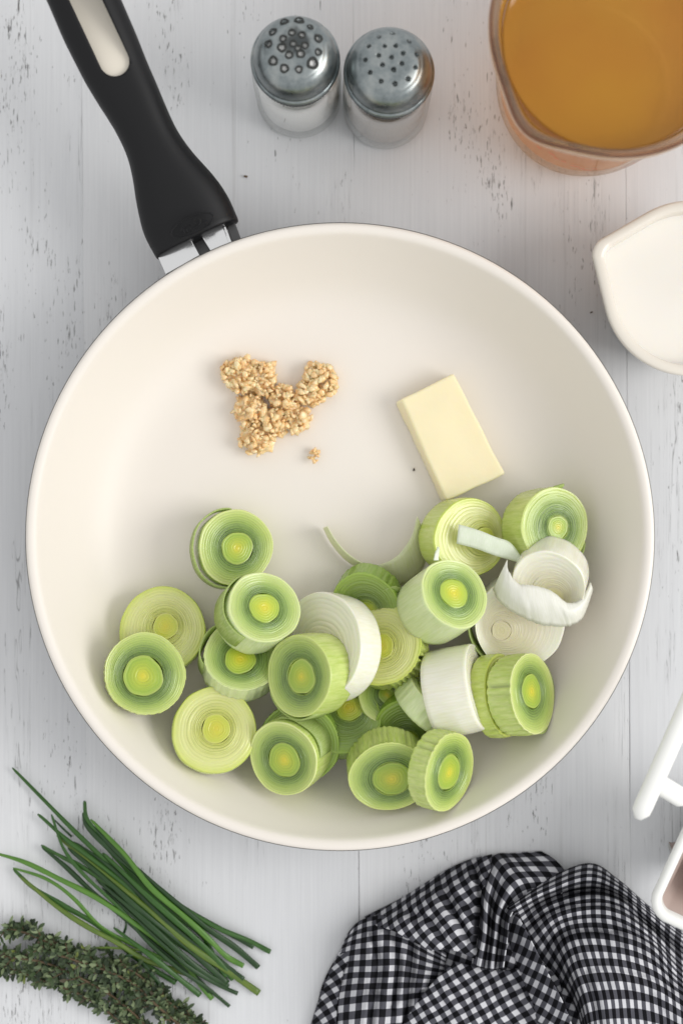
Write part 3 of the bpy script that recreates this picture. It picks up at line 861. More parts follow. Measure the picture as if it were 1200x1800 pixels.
# ------------------------------------------------------------------ minced garlic
def chips(name, discs, count, smin, smax, label, seed, kind=None):
    rg = random.Random(seed)
    bm = bmesh.new()
    c0 = W(discs[0][0], discs[0][1], .01); c0.z = 0
    areas = [d[2] ** 2 for d in discs]
    def height(px, py):
        h = 0
        for x, y, r, hh in discs:
            d = ((px - x) ** 2 + (py - y) ** 2) / r ** 2
            if d < 1: h = max(h, hh * math.sqrt(1 - d))
        return h
    for (x, y, r, hh) in (discs if len(discs) > 2 else []):
        w = W(x, y, .0056)
        rr_ = r * .86 * H / F
        res = bmesh.ops.create_icosphere(bm, subdivisions=4, radius=1.0, matrix=Matrix.Translation((w.x - c0.x, w.y - c0.y, .0056)) @ Matrix.Diagonal((rr_, rr_, hh * .88, 1)))
        zf = .0058 + rg.uniform(0, .00025)
        for v in res['verts']:
            p = v.co.copy(); d = p - Vector((w.x - c0.x, w.y - c0.y, .0056))
            f = noise.noise(p * 420) * .30 + noise.noise(p * 900 + Vector((3, 1, 7))) * .26 + noise.noise(p * 1900) * .10
            v.co = p + d * f
            if v.co.z < zf: v.co.z = zf
    for k in range(count):
        x, y, r, hh = rg.choices(discs, areas)[0]
        a = rg.uniform(0, 6.28); q = math.sqrt(rg.random()) * .92
        px, py = x + r * q * math.cos(a), y + r * q * math.sin(a)
        h = height(px, py)
        s = rg.uniform(smin, smax)
        layer = rg.choice((1, 1, 1, .5))
        z = .0058 + s * .5 + h * layer * rg.uniform(.82, 1.0)
        w = W(px, py, z)
        M4 = Matrix.Translation((w.x - c0.x, w.y - c0.y, z)) @ Matrix.Rotation(rg.uniform(0, 6.28), 4, Vector((rg.uniform(-1, 1), rg.uniform(-1, 1), rg.uniform(-1, 1))).normalized()) \
            @ Matrix.Diagonal((s * rg.uniform(.8, 1.5), s * rg.uniform(.7, 1.1), s * rg.uniform(.45, .8), 1))
        vs = []
        for _q in range(13):
            d = Vector((rg.gauss(0, 1), rg.gauss(0, 1), rg.gauss(0, 1))).normalized() * rg.uniform(.75, 1.15)
            p = M4 @ d; p.z = max(p.z, .00575 + rg.uniform(0, .0003))
            vs.append(bm.verts.new(p))
        hull = bmesh.ops.convex_hull(bm, input=vs)
        bmesh.ops.delete(bm, geom=list({g for g in hull['geom_interior'] + hull['geom_unused'] if isinstance(g, bmesh.types.BMVert) and g.is_valid}), context='VERTS')
    bmesh.ops.delete(bm, geom=[f for f in bm.faces if all(v.co.z < .00612 for v in f.verts)], context='FACES')
    me = bpy.data.meshes.new(name); bm.to_mesh(me); bm.free()
    me.materials.append(M['garlic'])
    me.polygons.foreach_set('use_smooth', [True] * len(me.polygons))
    o = bpy.data.objects.new(name, me); COL.objects.link(o); o.location = c0
    return props(o, label, "garlic", kind=kind)
chips("minced_garlic", [(425, 660, 36, .0105), (455, 668, 34, .010), (405, 652, 18, .006), (470, 650, 14, .006), (440, 722, 32, .011), (452, 768, 34, .010), (478, 745, 30, .010), (495, 700, 26, .009),
                         (522, 738, 27, .009), (545, 690, 28, .010), (565, 668, 32, .010), (552, 655, 20, .008), (508, 715, 24, .008)], 520, .0007, .0026,
      "tan heap of finely minced garlic in the upper left of the pan", 3, 'stuff')
chips("garlic_crumb", [(554, 803, 13, .004)], 16, .0009, .0018, "single tan crumb of garlic lying just below the heap", 5)
sp_ = chips("pepper_speck", [(726, 826, 3, .0006)], 1, .0006, .0008, "tiny dark speck in the pan left of the butter", 8); sp_.data.materials[0] = M['black']; sp_['category'] = 'speck'
sp_ = chips("pepper_speck", [(986, 568, 3, .0006)], 1, .0005, .0006, "tiny dark speck high on the pan wall at the upper right", 9); sp_.data.materials[0] = M['black']; sp_['category'] = 'speck'
sp_.location.z = .0395; w_ = W(986, 568, .045); sp_.location.x, sp_.location.y = w_.x, w_.y

# ------------------------------------------------------------------ shakers
def cap_prof(r0):
    return [(r0 * .93, .0560), (r0 * .955, .0600), (r0 * .96, .0628), (r0 * 1.015, .0632), (r0 * 1.035, .0646), (r0 * 1.005, .0657), (r0 * .965, .0664), (r0 * .955, .0685),
            (r0 * .925, .0715), (r0 * .86, .0748), (r0 * .76, .0772), (r0 * .69, .0781), (r0 * .62, .0791), (r0 * .45, .0800), (r0 * .22, .0805), (.0001, .0806)]
def shaker(cx, cy, r0, label, holes, fill, fillz, fillmat, raised, seed):
    c = Vector((cx, cy, 0))
    root = empty("pepper_shaker" if seed == 2 else "salt_shaker", c, label, "shaker", "glass shakers with metal caps")
    body = [(.0001, .0006), (.0160, .0006), (.0192, .0012), (.0202, .0030), (.0205, .0075), (.0205, .040), (.0203, .047), (.0195, .0525), (.0180, .0560), (.0172, .0600)]
    V, Fc = lathe([tuple(p) for p in catmull(body, 4)], 72)
    mesh("glass_body", V, [f[::-1] for f in Fc], M['glass_thin'], root)
    # thick glass foot
    foot = [(.0001, .0010), (.0165, .0010), (.0190, .0022), (.0194, .0045), (.0170, .0062), (.0001, .0066)]
    V, Fc = lathe(foot, 64); mesh("glass_foot", V, [f[::-1] for f in Fc], M['glass_thin'], root)
    rr = .0184
    cp = [(.0001, .0072), (rr - .002, .0072), (rr, .0085), (rr, fillz), (rr - .003, fillz + .0006), (.0001, fillz + .0011)]
    V, Fc = lathe(cp, 64); mesh(fill, V, [f[::-1] for f in Fc], fillmat, root)
    outer = [tuple(p) for p in catmull(cap_prof(r0), 4)]
    inner = [(max(r - .0007, .0001), z - .0007) for r, z in outer][::-1]
    V, Fc = lathe(outer + inner, 96)
    cap = mesh("cap", V, Fc, M['cap_stained' if raised else 'cap'], root)
    bm = bmesh.new(); bm.from_mesh(cap.data)
    seg = 96; n = len(outer)
    bm.verts.ensure_lookup_table()
    for k in range(seg):    # close the bottom lip
        try: bm.faces.new([bm.verts[k], bm.verts[(2 * n - 1) * seg + k], bm.verts[(2 * n - 1) * seg + (k + 1) % seg], bm.verts[(k + 1) % seg]])
        except ValueError: pass
    bmesh.ops.remove_doubles(bm, verts=bm.verts, dist=.0002)
    bmesh.ops.recalc_face_normals(bm, faces=bm.faces)
    bm.to_mesh(cap.data); bm.free()
    # knurled band below the rim
    V, Fc = lathe([(r0 * .952, .0558), (r0 * .968, .0566), (r0 * .972, .0585), (r0 * .965, .0612), (r0 * .95, .0624)], 240, lambda a, r, z: r + .00022 * math.sin(80 * a))
    mesh("threaded_band", V, Fc, M['cap_dark'], root)
    zs = sorted([(r, z) for r, z in outer if z > .066])
    def dome(x, y):
        r = math.hypot(x, y); z = float(np.interp(r, [a for a, _ in zs], [b for _, b in zs]))
        z2 = float(np.interp(r + .0004, [a for a, _ in zs], [b for _, b in zs]))
        sl = (z2 - z) / .0004; a = math.atan2(y, x)
        return Vector((x, y, z)), Vector((-sl * math.cos(a), -sl * math.sin(a), 1)).normalized()
    cutters = bmesh.new(); pts = []
    for (hx, hy, hr) in holes:
        w = W(hx, hy, .078); p, nn = dome(w.x - cx, w.y - cy)
        pts.append((p, nn, hr))
        rot = nn.to_track_quat('Z', 'Y').to_matrix().to_4x4()
        bmesh.ops.create_cone(cutters, cap_ends=True, segments=14, radius1=hr, radius2=hr, depth=.004, matrix=Matrix.Translation(p) @ rot)
    me = bpy.data.meshes.new("punch"); cutters.to_mesh(me); cutters.free()
    co = bpy.data.objects.new("punch", me); COL.objects.link(co); co.parent = root
    md = cap.modifiers.new('p', 'BOOLEAN'); md.operation = 'DIFFERENCE'; md.object = co; md.solver = 'EXACT'
    apply_mods(cap); bpy.data.objects.remove(co)
    # dark liner seen through the holes
    V, Fc = lathe([(r0 * .88, .0722), (r0 * .70, .0768), (r0 * .45, .0789), (.0001, .0795)], 48)
    if raised: mesh("clogged_salt", V, Fc, M['salt'], root)
    rg = random.Random(seed)
    for (p, nn, hr) in pts:
        t = NTorus(hr * (1.22 if raised else 1.05), hr * (.42 if raised else .16))
        rot = nn.to_track_quat('Z', 'Y').to_matrix().to_4x4()
        o = mesh("hole_rim", t[0], t[1], M['cap_dark'], cap); o.matrix_local = Matrix.Translation(p) @ rot
    cap.data.polygons.foreach_set('use_smooth', [True] * len(cap.data.polygons))
    return root
def NTorus(Rr, r, n=18, m=8):
    V = []
    for i in range(n):
        a = 2 * math.pi * i / n
        for j in range(m):
            b = 2 * math.pi * j / m
            k = 1 + .12 * math.sin(3 * a)
            V.append(((Rr + r * math.cos(b)) * math.cos(a) * k, (Rr + r * math.cos(b)) * math.sin(a), r * .55 * math.sin(b)))
    Fc = []
    for i in range(n):
        for j in range(m):
            Fc.append((i * m + j, ((i + 1) % n) * m + j, ((i + 1) % n) * m + (j + 1) % m, i * m + (j + 1) % m))
    return V, Fc
Z3 = lambda L_: [(400 + x / 3.0, y / 3.0, r) for x, y, r in L_]
hl = Z3([(298, 112, .0013), (378, 105, .0014), (437, 143, .0010), (237, 168, .0013), (340, 178, .0011), (393, 190, .0011), (480, 205, .0013), (215, 235, .0012), (293, 210, .0011),
         (347, 237, .0011), (410, 247, .0011), (287, 258, .0014), (480, 280, .0011), (325, 298, .0012), (387, 292, .0013), (240, 327, .0014), (450, 340, .0017), (300, 368, .0013), (377, 373, .0011), (372, 262, .0010)])
hrr = Z3([(870, 178, .0009), (797, 196, .0008), (957, 220, .0009), (742, 246, .0008), (827, 250, .0008), (885, 248, .0009), (996, 290, .0009), (924, 288, .0009), (795, 300, .0009), (863, 310, .0009),
          (725, 320, .0009), (815, 350, .0009), (917, 343, .0009), (990, 360, .0009), (874, 375, .0010), (750, 388, .0009), (951, 422, .0010), (808, 435, .0009), (881, 448, .0010)])
w = W(519, 106, .065); shaker(w.x, w.y, .0193, "left glass shaker, white salt inside, ring-edged holes in its worn metal cap", hl, "salt", .036, M['salt'], True, 1)
w = W(683.5, 127, .065); shaker(w.x, w.y, .0196, "right glass shaker with greyish pepper inside and small plain holes in its smooth cap", hrr, "ground_pepper", .028, M['pepper'], False, 2)

# ------------------------------------------------------------------ glass jug of broth
JC = W(1088, 51, .10); JC.z = 0
jug = empty("measuring_jug", JC, "glass measuring jug of amber broth with red marks, cut by the top right corner", "measuring jug")
def jrad(a, r, z):
    d = (a - R(228) + math.pi) % (2 * math.pi) - math.pi
    return r * (1 + .085 * max(0, (z - .055) / .047) ** 1.5 * math.exp(-(d / .27) ** 2)) * (1 + 0.004 * math.sin(5 * a))
wall = [(.0380, .0040), (.0400, .0010), (.0420, .0024), (.0438, .012), (.0468, .040), (.0500, .070), (.0524, .088), (.0538, .0945)]
V, Fc = lathe([tuple(p) for p in catmull(wall, 4)], 128, jrad); mesh("glass_wall", V, Fc, M['glass_jug'], jug)
rim = []
for k in range(16):
    t = 2 * math.pi * k / 16; rim.append((.0532 + .0024 * math.cos(t), .0985 + .0042 * math.sin(t)))
V, Fc = lathe(rim, 160, jrad, True); mesh("rim", V, Fc, M['glass_refraction_tint'], jug)
inw = [(.0496, .0885), (.0500, .0915), (.0505, .0945)]
V, Fc = lathe([(.0486, .0878), (.0490, .0884), (.0502, .0905), (.0512, .0950), (.0526, .0945), (.0522, .0875), (.0506, .0800), (.0486, .0800)], 128, jrad, True)
mesh("inner_wall", V, Fc, M['glass_refraction_tint'], jug)
V, Fc = lathe([(.0001, .0868), (.040, .0868), (.0472, .0869), (.0482, .0880), (.0484, .0865), (.0476, .070), (.0452, .040), (.0420, .014), (.0390, .0065), (.0001, .0060)], 128)
mesh("broth", V, [f[::-1] for f in Fc], M['broth'], jug, mats=[M['broth_edge']], fmat=[0 if i < 5 * 128 else 1 for i in range(len(Fc))])
# red measuring marks printed on the outside of the glass
for a0, z0, da in ((244, .050, 3), (248, .050, 3), (254, .046, 5), (259, .043, 3.5), (262, .040, 5), (266, .047, 3), (240, .056, 4), (283, .040, 9), (289, .046, 6), (233, .052, 3)):
    V = []
    r = float(np.interp(z0, [p[1] for p in wall[1:]], [p[0] for p in wall[1:]])) + .00035
    for k in range(7):
        a = R(a0 + da * k / 6)
        for zz in (-.0006, .0006): V.append(((r + zz * .1) * math.cos(a), (r + zz * .1) * math.sin(a), z0 + zz))
    mesh("red_mark", V, [(2 * k, 2 * k + 2, 2 * k + 3, 2 * k + 1) for k in range(6)], M['red_print'], jug, False)

# ------------------------------------------------------------------ cream pitcher
BC = W(1214, 506, .052); BC.z = 0
bowl = empty("cream_pitcher", BC, "small white pouring bowl of cream with pointed lip, right edge below the jug", "pouring bowl")
Rb = .0402
def brad(a, r, z):
    d = abs((a - R(157) + math.pi) % (2 * math.pi) - math.pi)
    beta = math.acos(.80)
    f = 1.0
    if d < beta: f = 1 / max(math.cos(beta - d), .0)
    f = min(f, 1.0 / .835 - .022 * (d / .1) ** 2 if d < .14 else f)
    k = max(0, min(1, (z - .006) / .030))
    return r * (1 + (f - 1) * k)
pr = [(.0001, .0008), (.026, .0008), (.0285, .0014), (.0300, .0050), (.0330, .018), (.0365, .034), (.0392, .046), (.0398, .0500), (.0394, .0518), (.0376, .0524), (.0358, .0520), (.0348, .0505), (.0342, .0440), (.033, .036), (.0001, .030)]
V, Fc = lathe([tuple(p) for p in catmull(pr, 4)], 180, lambda a, r, z: brad(a, r, z) + (.00025 * math.sin(60 * a) * math.sin(z * 900) if .008 < z < .040 and r > .0295 else 0))
mesh("ceramic_body", V, [f[::-1] for f in Fc], M['ceramic_warm'], bowl)
V, Fc = lathe([(.0001, .0450), (.004, .0452), (.0055, .0449), (.02, .0449), (.0330, .0449), (.0349, .0455)], 180, brad)
mesh("cream", V, Fc, M['cream'], bowl)

# ------------------------------------------------------------------ white dish at the right edge
def dish():
    zt = .060
    c = W(1270, 1504, zt); c.z = 0
    root = empty("baking_dish", c, "white ceramic dish with a bar handle, cut by the right edge above the napkin", "dish")
    ax = Vector((.42, .907, 0)).normalized()        # along the long side (world)
    ay = Vector((.907, -.42, 0)).normalized()
    s = (H - zt) / F
    hw, hl, cr = 84 * s, 150 * s, 42 * s
    def sq(a, inset, z, shrink):
        # rounded rectangle outline at angle a
        pts = []
    def outline(inset, n=20):
        P = []
        for sx, sy, a0 in ((1, 1, 0), (-1, 1, 90), (-1, -1, 180), (1, -1, 270)):
            r = max(cr - inset, .004)
            cx, cy = sx * (hl - inset - r), sy * (hw - inset - r)
            for i in range(n):
                a = R(a0 + 90 * i / (n - 1)); P.append((cx + r * math.cos(a), cy + r * math.sin(a)))
        return P
    prof = [(.026, .0010), (.022, .0020), (.015, .02), (.0055, .045), (.0006, .056), (0, .0590), (.0008, .0606), (.0024, .0612), (.0040, .0606), (.0050, .058), (.0125, .030), (.021, .012), (.028, .007)]
    V = []
    for ins, z in prof:
        for (x, y) in outline(ins):
            p = ax * x + ay * y; V.append((p.x, p.y, z))
    m = 80
    Fc = grid_faces(len(prof), m, wrap=True)
    Fc.append(tuple((len(prof) - 1) * m + k for k in range(m))); Fc.append(tuple(range(m))[::-1])
    mesh("ceramic_body", V, Fc, M['ceramic'], root)
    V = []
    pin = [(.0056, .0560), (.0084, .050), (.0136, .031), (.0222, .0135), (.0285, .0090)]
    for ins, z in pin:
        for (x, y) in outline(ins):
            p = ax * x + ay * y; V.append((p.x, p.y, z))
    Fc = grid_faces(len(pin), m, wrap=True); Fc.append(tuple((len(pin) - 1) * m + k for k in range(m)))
    mesh("inner_taupe_layer", V, Fc, M['taupe'], root)  # added layer that only tones the inside of the dish brown-grey
    def bar(name, p0, p1, z0_, z1_, r):
        a = W(*p0, z0_) - c; b = W(*p1, z1_) - c
        n = 22; P, rad = [], []
        for i in range(n):
            f = i / (n - 1); P.append(tuple(a.lerp(b, f)))
            e = min(f, 1 - f) * (b - a).length
            rad.append(r * min(1, (.35 + math.sqrt(max(0, min(1, e / (r * .9)))) * .65)))
        V, Fc, U = tube(P, rad, 20, .8)
        mesh(name, V, Fc, M['ceramic'], root)
    bar("handle_bar", (1120, 1440), (1238, 1172), .070, .070, .0044)
    bar("handle_stem", (1150, 1374), (1206, 1408), .068, .058, .0046)
dish()

# ------------------------------------------------------------------ gingham napkin
def napkin():
    VV, FF, UU = [], [], []
    def crease(px, py, lines):
        z = 0.0
        for P, amp, wd in lines:
            best = 1e9
            for a, b in zip(P[:-1], P[1:]):
                dx, dy = b[0] - a[0], b[1] - a[1]
                t = max(0, min(1, ((px - a[0]) * dx + (py - a[1]) * dy) / (dx * dx + dy * dy)))
                best = min(best, math.hypot(px - a[0] - t * dx, py - a[1] - t * dy))
            q = best / wd
            z += amp * (math.exp(-q * q) - .45 * math.exp(-((q - 2.0) / .9) ** 2))
        return z / 1000.0
    def patch(rows, zr, uv, n=9, wr=.0006, seed=0, k=0, lines=()):
        """rows: control net of pixels, zr: heights in mm; uv: ('net', nu, nv, u0, v0) or ('rot', degrees, period, u0, v0)"""
        net = np.array([[(p[0], p[1], z) for p, z in zip(r, zz)] for r, zz in zip(rows, zr)], float)
        g = np.array([catmull(r, n) for r in net])              # along the rows
        g = np.array([catmull(g[:, j], n) for j in range(g.shape[1])]).transpose(1, 0, 2)
        nr, nc = g.shape[:2]
        off = len(VV)
        # arc length so the checks keep their size over the folds
        for i in range(nr):
            for j in range(nc):
                px, py, z = g[i, j]
                z = (z if z < 2.6 else z * 1.45) / 1000.0
                q = Vector((px * .022, py * .022, seed * 3.7))
                e = min(i, nr - 1 - i, j, nc - 1 - j) / 6.0; e = min(1, e)
                z += ((1 - abs(noise.noise(q) * 2.4)) * 1.6 - .8 + (noise.noise(q * 2.7)) * 1.3 + noise.noise(q * 6) * .25) * wr * 1.25 * e
                if lines: z += crease(px, py, lines) * e
                z = max(z, .0010)
                w = W(px, py, z); VV.append((w.x, w.y, z))
                wob = noise.noise(Vector((px * .013, py * .013, seed))) * .35
                if uv[0] == 'net':
                    UU.append((uv[3] + uv[1] * j / (nc - 1) + wob * .5, uv[4] + uv[2] * i / (nr - 1) + wob * .4))
                else:
                    a = R(uv[1]); s = 1 / uv[2]
                    UU.append(((px * math.cos(a) + py * math.sin(a)) * s + uv[3] + wob * .6 + z * 40, (-px * math.sin(a) + py * math.cos(a)) * s + uv[4] + z * 35))
        FF.extend(grid_faces(nr, nc, off))
    # dark underlayer that closes the folds
    patch([[(556, 1840), (562, 1745), (598, 1672), (640, 1628)], [(700, 1840), (690, 1760), (700, 1690), (720, 1600)], [(850, 1840), (850, 1760), (840, 1680), (860, 1530)],
           [(1000, 1840), (1000, 1760), (990, 1660), (950, 1520)], [(1280, 1840), (1260, 1760), (1150, 1650), (1060, 1560)]],
          [[2] * 4, [3] * 4, [3] * 4, [3] * 4, [2, 2, 2, 2]], ('rot', 20, 21, 0, 0), 6, .0002, 1)
    # F lower middle
    patch([[(800, 1690), (838, 1700), (880, 1706), (925, 1700), (975, 1700)], [(765, 1722), (815, 1725), (870, 1730), (925, 1735), (985, 1738)],
           [(728, 1768), (785, 1770), (850, 1772), (920, 1775), (995, 1780)], [(700, 1815), (765, 1820), (845, 1825), (920, 1825), (1000, 1830)], [(672, 1860), (750, 1865), (840, 1870), (920, 1870), (1010, 1870)]],
          [[8, 7, 6, 5, 4], [9, 9, 8, 6, 4], [10, 11, 10, 7, 4], [10, 12, 11, 8, 4], [10, 12, 11, 8, 4]], ('rot', -32, 20, .2, .1), 9, .0007, 2)
    # left wing folded under
    patch([[(604, 1660), (612, 1665), (620, 1670)], [(580, 1705), (594, 1705), (604, 1708)], [(562, 1752), (578, 1755), (594, 1756)], [(546, 1805), (566, 1808), (590, 1810)], [(538, 1850), (560, 1855), (588, 1860)]],
          [[2, 6, 8], [1.5, 6, 8], [1.5, 6, 8], [1.5, 6, 8], [1.5, 6, 8]], ('rot', 65, 20, .3, .6), 8, .0003, 3)
    # A left lobe
    patch([[(612, 1640), (628, 1622), (652, 1612), (684, 1610), (716, 1628), (748, 1652), (784, 1676)], [(600, 1668), (622, 1660), (650, 1655), (680, 1652), (712, 1658), (745, 1675), (782, 1692)],
           [(592, 1715), (618, 1708), (648, 1706), (680, 1706), (708, 1706), (742, 1712), (778, 1715)], [(584, 1768), (612, 1762), (644, 1758), (676, 1758), (704, 1756), (736, 1752), (768, 1750)],
           [(582, 1830), (610, 1828), (640, 1825), (672, 1822), (702, 1818), (732, 1812), (760, 1810)], [(580, 1870), (608, 1870), (640, 1870), (672, 1870), (702, 1870), (732, 1870), (760, 1870)]],
          [[2, 4, 6, 9, 11, 9, 6], [3, 9, 13, 15, 11, 8, 4], [4, 11, 15, 16, 11, 9, 3], [4, 12, 15, 15, 10, 8, 3], [5, 12, 14, 13, 10, 7, 3], [5, 12, 14, 13, 10, 7, 3]],
          ('net', 9, 12.2, .1, .3), 9, .0008, 4, 0, (([(690, 1635), (700, 1700), (688, 1770)], -4, 6), ([(655, 1640), (668, 1700), (652, 1800)], -3.5, 6), ([(728, 1650), (722, 1720), (712, 1810)], -4.5, 6), ([(640, 1740), (700, 1755), (740, 1745)], -2.5, 6)))
    # B upper middle, on the bias
    patch([[(640, 1612), (700, 1582), (742, 1556), (784, 1530), (824, 1512), (864, 1502)], [(660, 1626), (712, 1602), (752, 1580), (795, 1560), (830, 1545), (862, 1540)],
           [(690, 1636), (728, 1622), (768, 1608), (805, 1598), (836, 1592), (862, 1590)], [(720, 1652), (748, 1645), (785, 1640), (815, 1640), (838, 1642), (858, 1645)],
           [(760, 1672), (782, 1668), (808, 1674), (826, 1682), (842, 1690), (854, 1698)]],
          [[1.5, 1.5, 1.5, 1.5, 2, 3], [11, 12, 12, 12, 10, 10], [17, 18, 17, 15, 12, 12], [18, 20, 19, 17, 13, 13], [16, 18, 17, 15, 13, 12]], ('rot', -37, 20, .1, .4), 9, .0009, 5, 0, (([(832, 1515), (848, 1580), (838, 1660)], -5, 6), ([(690, 1595), (755, 1615), (795, 1672)], -3, 7), ([(775, 1538), (792, 1590), (822, 1650)], -3.5, 7), ([(735, 1570), (775, 1600), (800, 1630)], 2, 6)))
    # C folds gathered at the top centre
    patch([[(950, 1496), (905, 1500), (866, 1506), (848, 1555), (842, 1630), (830, 1694)], [(975, 1512), (918, 1513), (880, 1522), (858, 1575), (852, 1640), (842, 1700)],
           [(992, 1532), (930, 1528), (892, 1538), (868, 1588), (860, 1645), (854, 1704)], [(996, 1552), (945, 1546), (906, 1555), (878, 1598), (870, 1650), (864, 1705)],
           [(996, 1570), (950, 1563), (915, 1572), (886, 1604), (878, 1655), (872, 1705)], [(990, 1580), (950, 1578), (918, 1588), (896, 1612), (890, 1660), (884, 1702)], ],
          [[1.5, 1.5, 2, 9, 12, 12], [3, 8, 10, 17, 19, 17], [3, 11, 14, 11, 13, 13], [4, 12, 17, 19, 20, 18], [5, 11, 15, 14, 14, 12], [4, 8, 12, 22, 23, 20]], ('net', 10, 4.6, .3, .2), 10, .0004, 6)
    # E narrow slanting fold
    patch([[(890, 1596), (896, 1592), (902, 1594)], [(889, 1630), (905, 1622), (924, 1636)], [(901, 1676), (922, 1662), (944, 1676)], [(920, 1725), (945, 1710), (968, 1722)], [(938, 1775), (966, 1760), (992, 1770)], [(952, 1830), (984, 1820), (1014, 1828)], [(966, 1872), (996, 1870), (1030, 1872)]],
          [[14, 18, 16], [8, 17, 20], [6, 15, 20], [6, 14, 19], [6, 13, 18], [6, 12, 18], [6, 12, 18]], ('rot', 38, 20, 0, .3), 9, .0005, 7)
    # D right-hand sheet
    patch([[(893, 1592), (960, 1546), (1035, 1518), (1085, 1546), (1136, 1590), (1200, 1638), (1290, 1700)], [(897, 1600), (958, 1566), (1032, 1542), (1085, 1560), (1138, 1602), (1200, 1652), (1290, 1715)],
           [(908, 1622), (962, 1585), (1030, 1566), (1085, 1576), (1140, 1618), (1200, 1672), (1290, 1735)], [(926, 1652), (972, 1610), (1032, 1596), (1088, 1602), (1142, 1640), (1200, 1698), (1290, 1755)],
           [(950, 1688), (985, 1640), (1036, 1630), (1092, 1636), (1146, 1664), (1200, 1720), (1290, 1775)], [(985, 1725), (1004, 1688), (1046, 1678), (1098, 1684), (1150, 1702), (1202, 1742), (1290, 1800)],
           [(1012, 1775), (1026, 1750), (1064, 1742), (1110, 1744), (1158, 1756), (1206, 1784), (1290, 1830)], [(1030, 1840), (1044, 1830), (1078, 1826), (1120, 1826), (1164, 1830), (1210, 1846), (1290, 1870)]],
          [[16, 9, 3, 2, 1.5, 1.5, 1.5], [20, 19, 15, 12, 10, 9, 7], [13, 9, 7, 7, 7, 6, 5], [9, 17, 19, 17, 11, 9, 7], [5, 10, 13, 15, 17, 16, 10], [4, 15, 19, 18, 16, 16, 10], [4, 16, 19, 18, 16, 15, 10], [4, 15, 18, 17, 15, 14, 10]],
          ('net', 20, 16.2, .2, .45), 9, .0008, 8, 0, (([(905, 1606), (980, 1568), (1060, 1561), (1130, 1592), (1210, 1650)], -5, 6), ([(920, 1630), (990, 1592), (1080, 1590), (1150, 1632), (1215, 1692)], -4.5, 6), ([(960, 1655), (1020, 1634), (1100, 1634), (1165, 1668), (1235, 1728)], -4, 7), ([(1040, 1700), (1100, 1712), (1180, 1735), (1240, 1760)], -2.5, 7), ([(1060, 1540), (1075, 1600), (1090, 1660)], -2, 6), ([(1100, 1560), (1180, 1640)], -2.5, 5), ([(1030, 1700), (1045, 1760), (1060, 1830)], -3, 6)))
    cx, cy = np.mean([v[0] for v in VV]), np.mean([v[1] for v in VV])
    o = mesh("napkin", [(x - cx, y - cy, z) for x, y, z in VV], FF, M['gingham'], None, True, UU, 'weave')
    o.location = (cx, cy, 0)
    add_mod_solid(o, .0005, 0)
    props(o, "crumpled black and white gingham cloth napkin on the table at the lower right", "napkin")
napkin()

